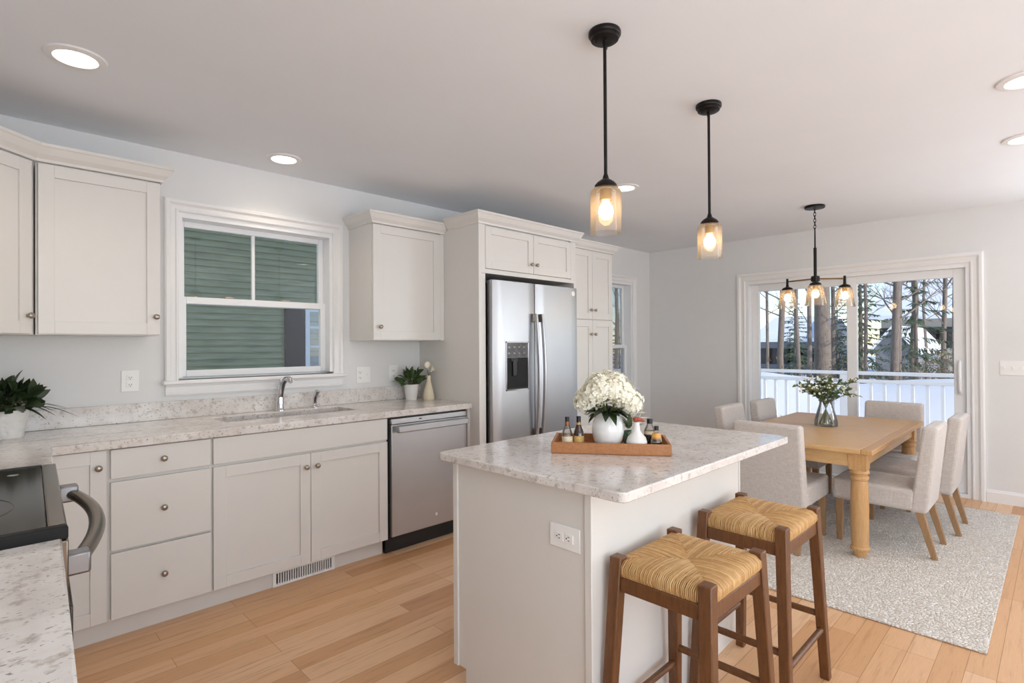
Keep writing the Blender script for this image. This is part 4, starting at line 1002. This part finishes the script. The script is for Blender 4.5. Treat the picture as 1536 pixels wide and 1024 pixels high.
def branch(m, p, d, L_, r_, depth, rn, up=.25):
    n = 3; pts = [p]; q = p.copy(); dd_ = d.copy()
    for i in range(n):
        dd_ = (dd_ + Vector((rn.uniform(-.12, .12), rn.uniform(-.12, .12), rn.uniform(-.02, .10)))).normalized(); q = q + dd_ * L_ / n; pts.append(q.copy())
    m.tube(pts, [r_ * (1 - .22 * i) for i in range(n + 1)], 6 if depth > 1 else 4, cap=False)
    if depth <= 0: return
    for i in range(rn.randint(3, 5)):
        k = rn.uniform(.25, 1); j = min(n - 1, int(k * n)); b0 = pts[j].lerp(pts[j + 1], k * n - j)
        s = Vector((rn.uniform(-1, 1), rn.uniform(-1, 1), rn.uniform(.0, .9))).normalized()
        branch(m, b0, (dd_ * .55 + s).normalized(), L_ * rn.uniform(.35, .6), r_ * .42, depth - 1, rn)
def bare_tree(x, y, h, r_, seed, label, lean=(0, 0), group=None):
    t = thing('bare_tree', label, 'tree', (x, y, GZ), group); rn = random.Random(seed)
    P = [Vector((x + lean[0] * h * k / 8 + rn.uniform(-.05, .05) * h / 12, y + lean[1] * h * k / 8 + rn.uniform(-.05, .05) * h / 12, GZ + h * k / 8)) for k in range(9)]
    MB().tube(P, [r_ * (1.12 - .10 * k) * .42 for k in range(9)], 10).build('trunk', 'bark', t, smooth=True)
    m = MB()
    for k in range(20):
        i = rn.uniform(1.5, 7.9); j = int(i); b0 = P[j].lerp(P[j + 1], i - j); a = rn.uniform(0, 6.28)
        branch(m, b0, Vector((math.cos(a), math.sin(a), rn.uniform(.2, 1.1))).normalized(), h * rn.uniform(.06, .15), r_ * .12, 2, rn)
    m.build('branches', 'bark', t); return t
def spruce(x, y, h, R_, seed, label, z0=.08):
    t = thing('evergreen_tree', label, 'tree', (x, y, GZ)); rn = random.Random(seed)
    MB().tube([(x, y, GZ), (x, y, GZ + h)], [.014 * h, .003 * h], 8).build('trunk', 'bark', t, smooth=True)
    m = MB(); n = int(16 * h * (1 if z0 < .2 else .5))
    for k in range(n):
        u = (k + rn.random()) / n; z = GZ + h * (z0 + (1 - z0) * u); rr = (R_ * (1 - u) + .06) * rn.uniform(.75, 1.1); a = k * 2.4 + rn.uniform(-.5, .5)
        d = Vector((math.cos(a), math.sin(a), -.18 + .35 * u)); sd = Vector((-d.y, d.x, 0))
        for j in range(int(7 + 9 * rr)):
            q = (j + 1) / (7 + 9 * rr); b0 = Vector((x, y, z)) + d * rr * q + Vector((0, 0, -.10 * rr * q * q)); ln = rr * .34 * (1.15 - q) + .07
            for s_ in (-1, 1):
                m.leaf(b0, d * .7 + sd * s_ * rn.uniform(.5, 1) + Vector((0, 0, rn.uniform(-.35, .1))), (rn.uniform(-.5, .5), rn.uniform(-.5, .5), 1), ln, .05, .3, 2)
    m.build('foliage', 'needle', t); return t
def bush(x, y, w_, h, seed, label, mat, name='bush', z=None, group=None):
    z = GZ if z is None else z
    t = thing(name, label, 'bush', (x, y, z), group); rn = random.Random(seed); s, m = MB(), MB()
    for k in range(34):
        a = rn.uniform(0, 6.28); sp = rn.uniform(.1, 1) * w_; e_ = Vector((x + sp * math.cos(a), y + sp * math.sin(a), z + h * rn.uniform(.4, 1))); b0 = Vector((x + .1 * w_ * math.cos(a), y + .1 * w_ * math.sin(a), z))
        s.tube([b0, b0.lerp(e_, .5) + Vector((0, 0, .12 * h)), e_], [.012 * w_, .009 * w_, .004 * w_], 5)
        for j in range(16):
            p_ = b0.lerp(e_, rn.uniform(.3, 1.08)) + Vector((rn.uniform(-.2, .2), rn.uniform(-.2, .2), rn.uniform(-.2, .25))) * w_
            m.leaf(p_, (rn.uniform(-1, 1), rn.uniform(-1, 1), rn.uniform(-.4, 1)), (rn.uniform(-1, 1), rn.uniform(-1, 1), 1), .09 * rn.uniform(.6, 1.3), .035, .2, 2)
    s.build('stems', 'bark', t); m.build('foliage', mat, t); return t
# positions follow bearings through the patio door
def at(px, X):                                              # ground point at distance X along +x, seen at image column px
    l = (px - 768) / 815.8; rx = .70297 + l * .71122; ry = .71119 - l * .70295
    return X, X * ry / rx
FT = [(1151, 19, 12, .12, 'slim bare tree at the left edge of the patio door view', (0, 0)), (1171, 16, 12, .20, 'thick bare trunk left of the chandelier in the patio door view', (.01, -.02)),
      (1197, 22, 13, .17, 'bare tree seen below the left chandelier shade', (0, .015)), (1214, 18, 12, .16, 'bare tree seen below the middle chandelier shade, left one', (0, -.01)),
      (1231, 15, 12, .46, 'stout bare trunk seen below the middle chandelier shade', (0, 0)), (1250, 20, 12, .16, 'bare tree seen below the right chandelier shade', (0, .01)),
      (1300, 17, 11, .11, 'slim bare tree behind the tall spruce', (0, 0)), (1336, 13, 11, .17, 'leaning bare tree in front of the grey house', (0, -.035)), (1345, 13.3, 10, .10, 'thin bare stem beside the leaning bare tree', (0, -.01)),
      (1371, 18, 12, .19, 'straight bare trunk in the middle of the right door pane', (0, 0)), (1388, 26, 13, .12, 'distant thin bare tree in the right door pane', (0, 0)), (1416, 18, 12, .13, 'bare tree near the right edge of the patio door view', (0, -.012)), (1430, 24, 12, .10, 'distant bare tree at the right edge of the patio door view', (0, 0)),
      (925, 15, 11, .15, 'bare tree seen through the narrow window beside the pantry', (0, 0)), (934, 22, 12, .14, 'farther bare tree seen through the narrow window beside the pantry', (0, 0))]
for i, (px, X, h, r_, lb, ln) in enumerate(FT):
    x, y = at(px, X); bare_tree(x, y, h, r_, 40 + i, lb, ln)
for i, (px, X, h, R_, lb) in enumerate([(1291, 20, 6.0, 1.0, 'tall dark spruce left of the grey house'), (1374, 17, 4.4, 1.3, 'loose open spruce in the middle of the right door pane'), (1192, 30, 4.6, 1.3, 'distant evergreen behind the left chandelier shade'), (1256, 28, 4.4, 1.0, 'distant evergreen behind the patio door middle post')]):
    x, y = at(px, X); spruce(x, y, h, R_, 70 + i, lb, .1 if i != 1 else .3)
x, y = at(929, 19); spruce(x, y, 3.2, .9, 88, 'low evergreen seen through the narrow window beside the pantry', .05)
for i, (px, X, w_, h, mat, lb) in enumerate([(1160, 15, .9, 1.3, 'brush', 'brown winter bush at the left of the patio door view'), (1205, 14, .9, 1.3, 'brush', 'brown winter bush under the chandelier'), (1248, 14, .8, 1.5, 'brush', 'brown winter bush beside the door middle post'),
                                             (1300, 13, .7, 1.3, 'brush', 'brown winter bush below the tall spruce'), (1352, 14, .9, 1.7, 'needle', 'dark green bush in front of the grey house'), (1385, 13, .7, 1.5, 'brush', 'brown winter bush in the right door pane'), (1410, 14, 1.0, 1.8, 'needle', 'dark green bush near the right edge of the door view'), (1432, 12, .6, 2.0, 'brush', 'brown winter bush at the right edge of the door view')]):
    x, y = at(px, X); bush(x, y, w_, h, 90 + i, lb, mat)
bush(7.25, 2.35, .22, .5, 130, 'yellow green dry plant standing on the deck behind the dining table', 'brush', 'deck_plant', -.1)

def gable_house(name, label, X, pxa, pxb, z_eave, z_ridge, depth, mat, over=.22, zbase=GZ):
    _, ya = at(pxa, X); _, yb = at(pxb, X); ym = (ya + yb) / 2
    t = thing(name, label, 'house', (X + depth / 2, ym, zbase))
    m = MB(); bm = m.bm
    for x in (X, X + depth): pass
    f = [bm.verts.new((X, ya, zbase)), bm.verts.new((X, yb, zbase)), bm.verts.new((X, yb, z_eave)), bm.verts.new((X, ym, z_ridge)), bm.verts.new((X, ya, z_eave))]
    b_ = [bm.verts.new((X + depth, v.co.y, v.co.z)) for v in f]
    bm.faces.new(f); bm.faces.new(b_[::-1])
    for k in range(5): bm.faces.new((f[k], f[(k + 1) % 5], b_[(k + 1) % 5], b_[k]))
    m.build('walls', mat, t)
    for (ye_, s) in ((ya, 1 if ya > ym else -1), (yb, 1 if yb > ym else -1)):
        sl_ = (z_ridge - z_eave) / abs(ye_ - ym); yo = ye_ + s * over; zo = z_eave - over * sl_
        P = [(X - over, yo, zo + .01), (X + depth + over, yo, zo + .01), (X + depth + over, ym, z_ridge + .01), (X - over, ym, z_ridge + .01)]
        MB().hexa(P + [(a, c, d + .10) for a, c, d in P]).build('snowy_roof', 'snow', t)
    return t
gable_house('house', 'small grey gabled house with snow on its roof, in the right door pane', 24, 1313, 1369, 1.15, 1.85, 6, 'siding_grey')
# wide house with a big snowy roof behind
def eave_house(label, X, pxa, pxb, z_eave, z_ridge, depth, mat):
    _, ya = at(pxa, X); _, yb = at(pxb, X); t = thing('house', label, 'house', (X + depth / 2, (ya + yb) / 2, GZ))
    MB().box(X, X + depth, min(ya, yb), max(ya, yb), GZ, z_eave).build('walls', mat, t)
    for s in (0, 1):
        xe = X - .5 if s == 0 else X + depth + .5; xm = X + depth / 2; lo, hi = min(ya, yb) - .5, max(ya, yb) + .5
        P = [(xe, lo, z_eave - .1), (xe, hi, z_eave - .1), (xm, hi, z_ridge), (xm, lo, z_ridge)]
        MB().hexa(P + [(a, c, d + .22) for a, c, d in P]).build('snowy_roof', 'snow', t)
    m = MB()
    n = 5
    for k in range(n):
        y = ya + (yb - ya) * (k + .5) / n; m.box(X - .04, X - .005, y - .45, y + .45, z_eave - 1.5, z_eave - .5)
    m.build('windows', 'slot', t); return t
eave_house('large tan house under a broad snowy roof at the right of the door view', 33, 1322, 1470, 2.55, 4.6, 9, 'siding_tan')
eave_house('distant pale house behind the trees in the left door pane', 36, 1140, 1218, 1.5, 2.9, 8, 'siding_grey')

# neighbour's green house by the sink window
t = thing('neighbour_house', 'sage green clapboard house wall seen through the sink window', 'house', (3.2, 9.5, GZ))
m = MB(); zz = GZ; nb = 9.5
while zz < 5.2:
    m.hexa([(-4.5, nb - .034, zz), (9.5, nb - .034, zz), (9.5, nb + .1, zz), (-4.5, nb + .1, zz), (-4.5, nb - .002, zz + .105), (9.5, nb - .002, zz + .105), (9.5, nb + .1, zz + .105), (-4.5, nb + .1, zz + .105)]); zz += .105
m.build('siding', 'siding_green', t)
MB().box(-4.5, 9.5, nb + .1, nb + 5, GZ, 5.2).build('walls', 'siding_green', t)
MB().box(3.815, 4.165, nb - .07, nb - .035, .45, 1.98).build('shutter', 'shutter', t, bevel=.004)
wf = MB().box(4.18, 4.26, nb - .06, nb - .019, .40, 2.02).box(5.14, 5.22, nb - .06, nb - .019, .40, 2.02).box(4.26, 5.14, nb - .06, nb - .019, 1.94, 2.02).box(4.26, 5.14, nb - .06, nb - .019, .40, .48)
for z in (.95, 1.32, 1.66): wf.box(4.26, 5.14, nb - .05, nb - .019, z - .02, z + .02)
for x in (4.55, 4.85): wf.box(x - .02, x + .02, nb - .048, nb - .019, .48, 1.94)
wo_ = wf.build('window_frame', 'vinyl', t)
MB().box(4.26, 5.14, nb - .032, nb - .0195, .48, 1.94).build('window_pane', plain('reflecting_pane', (150, 160, 160), .05, 0, spec=1.0), wo_)
MB().box(-5, 10, nb - .5, nb + 5.3, 5.2, 5.4).build('roof', 'snow', t)
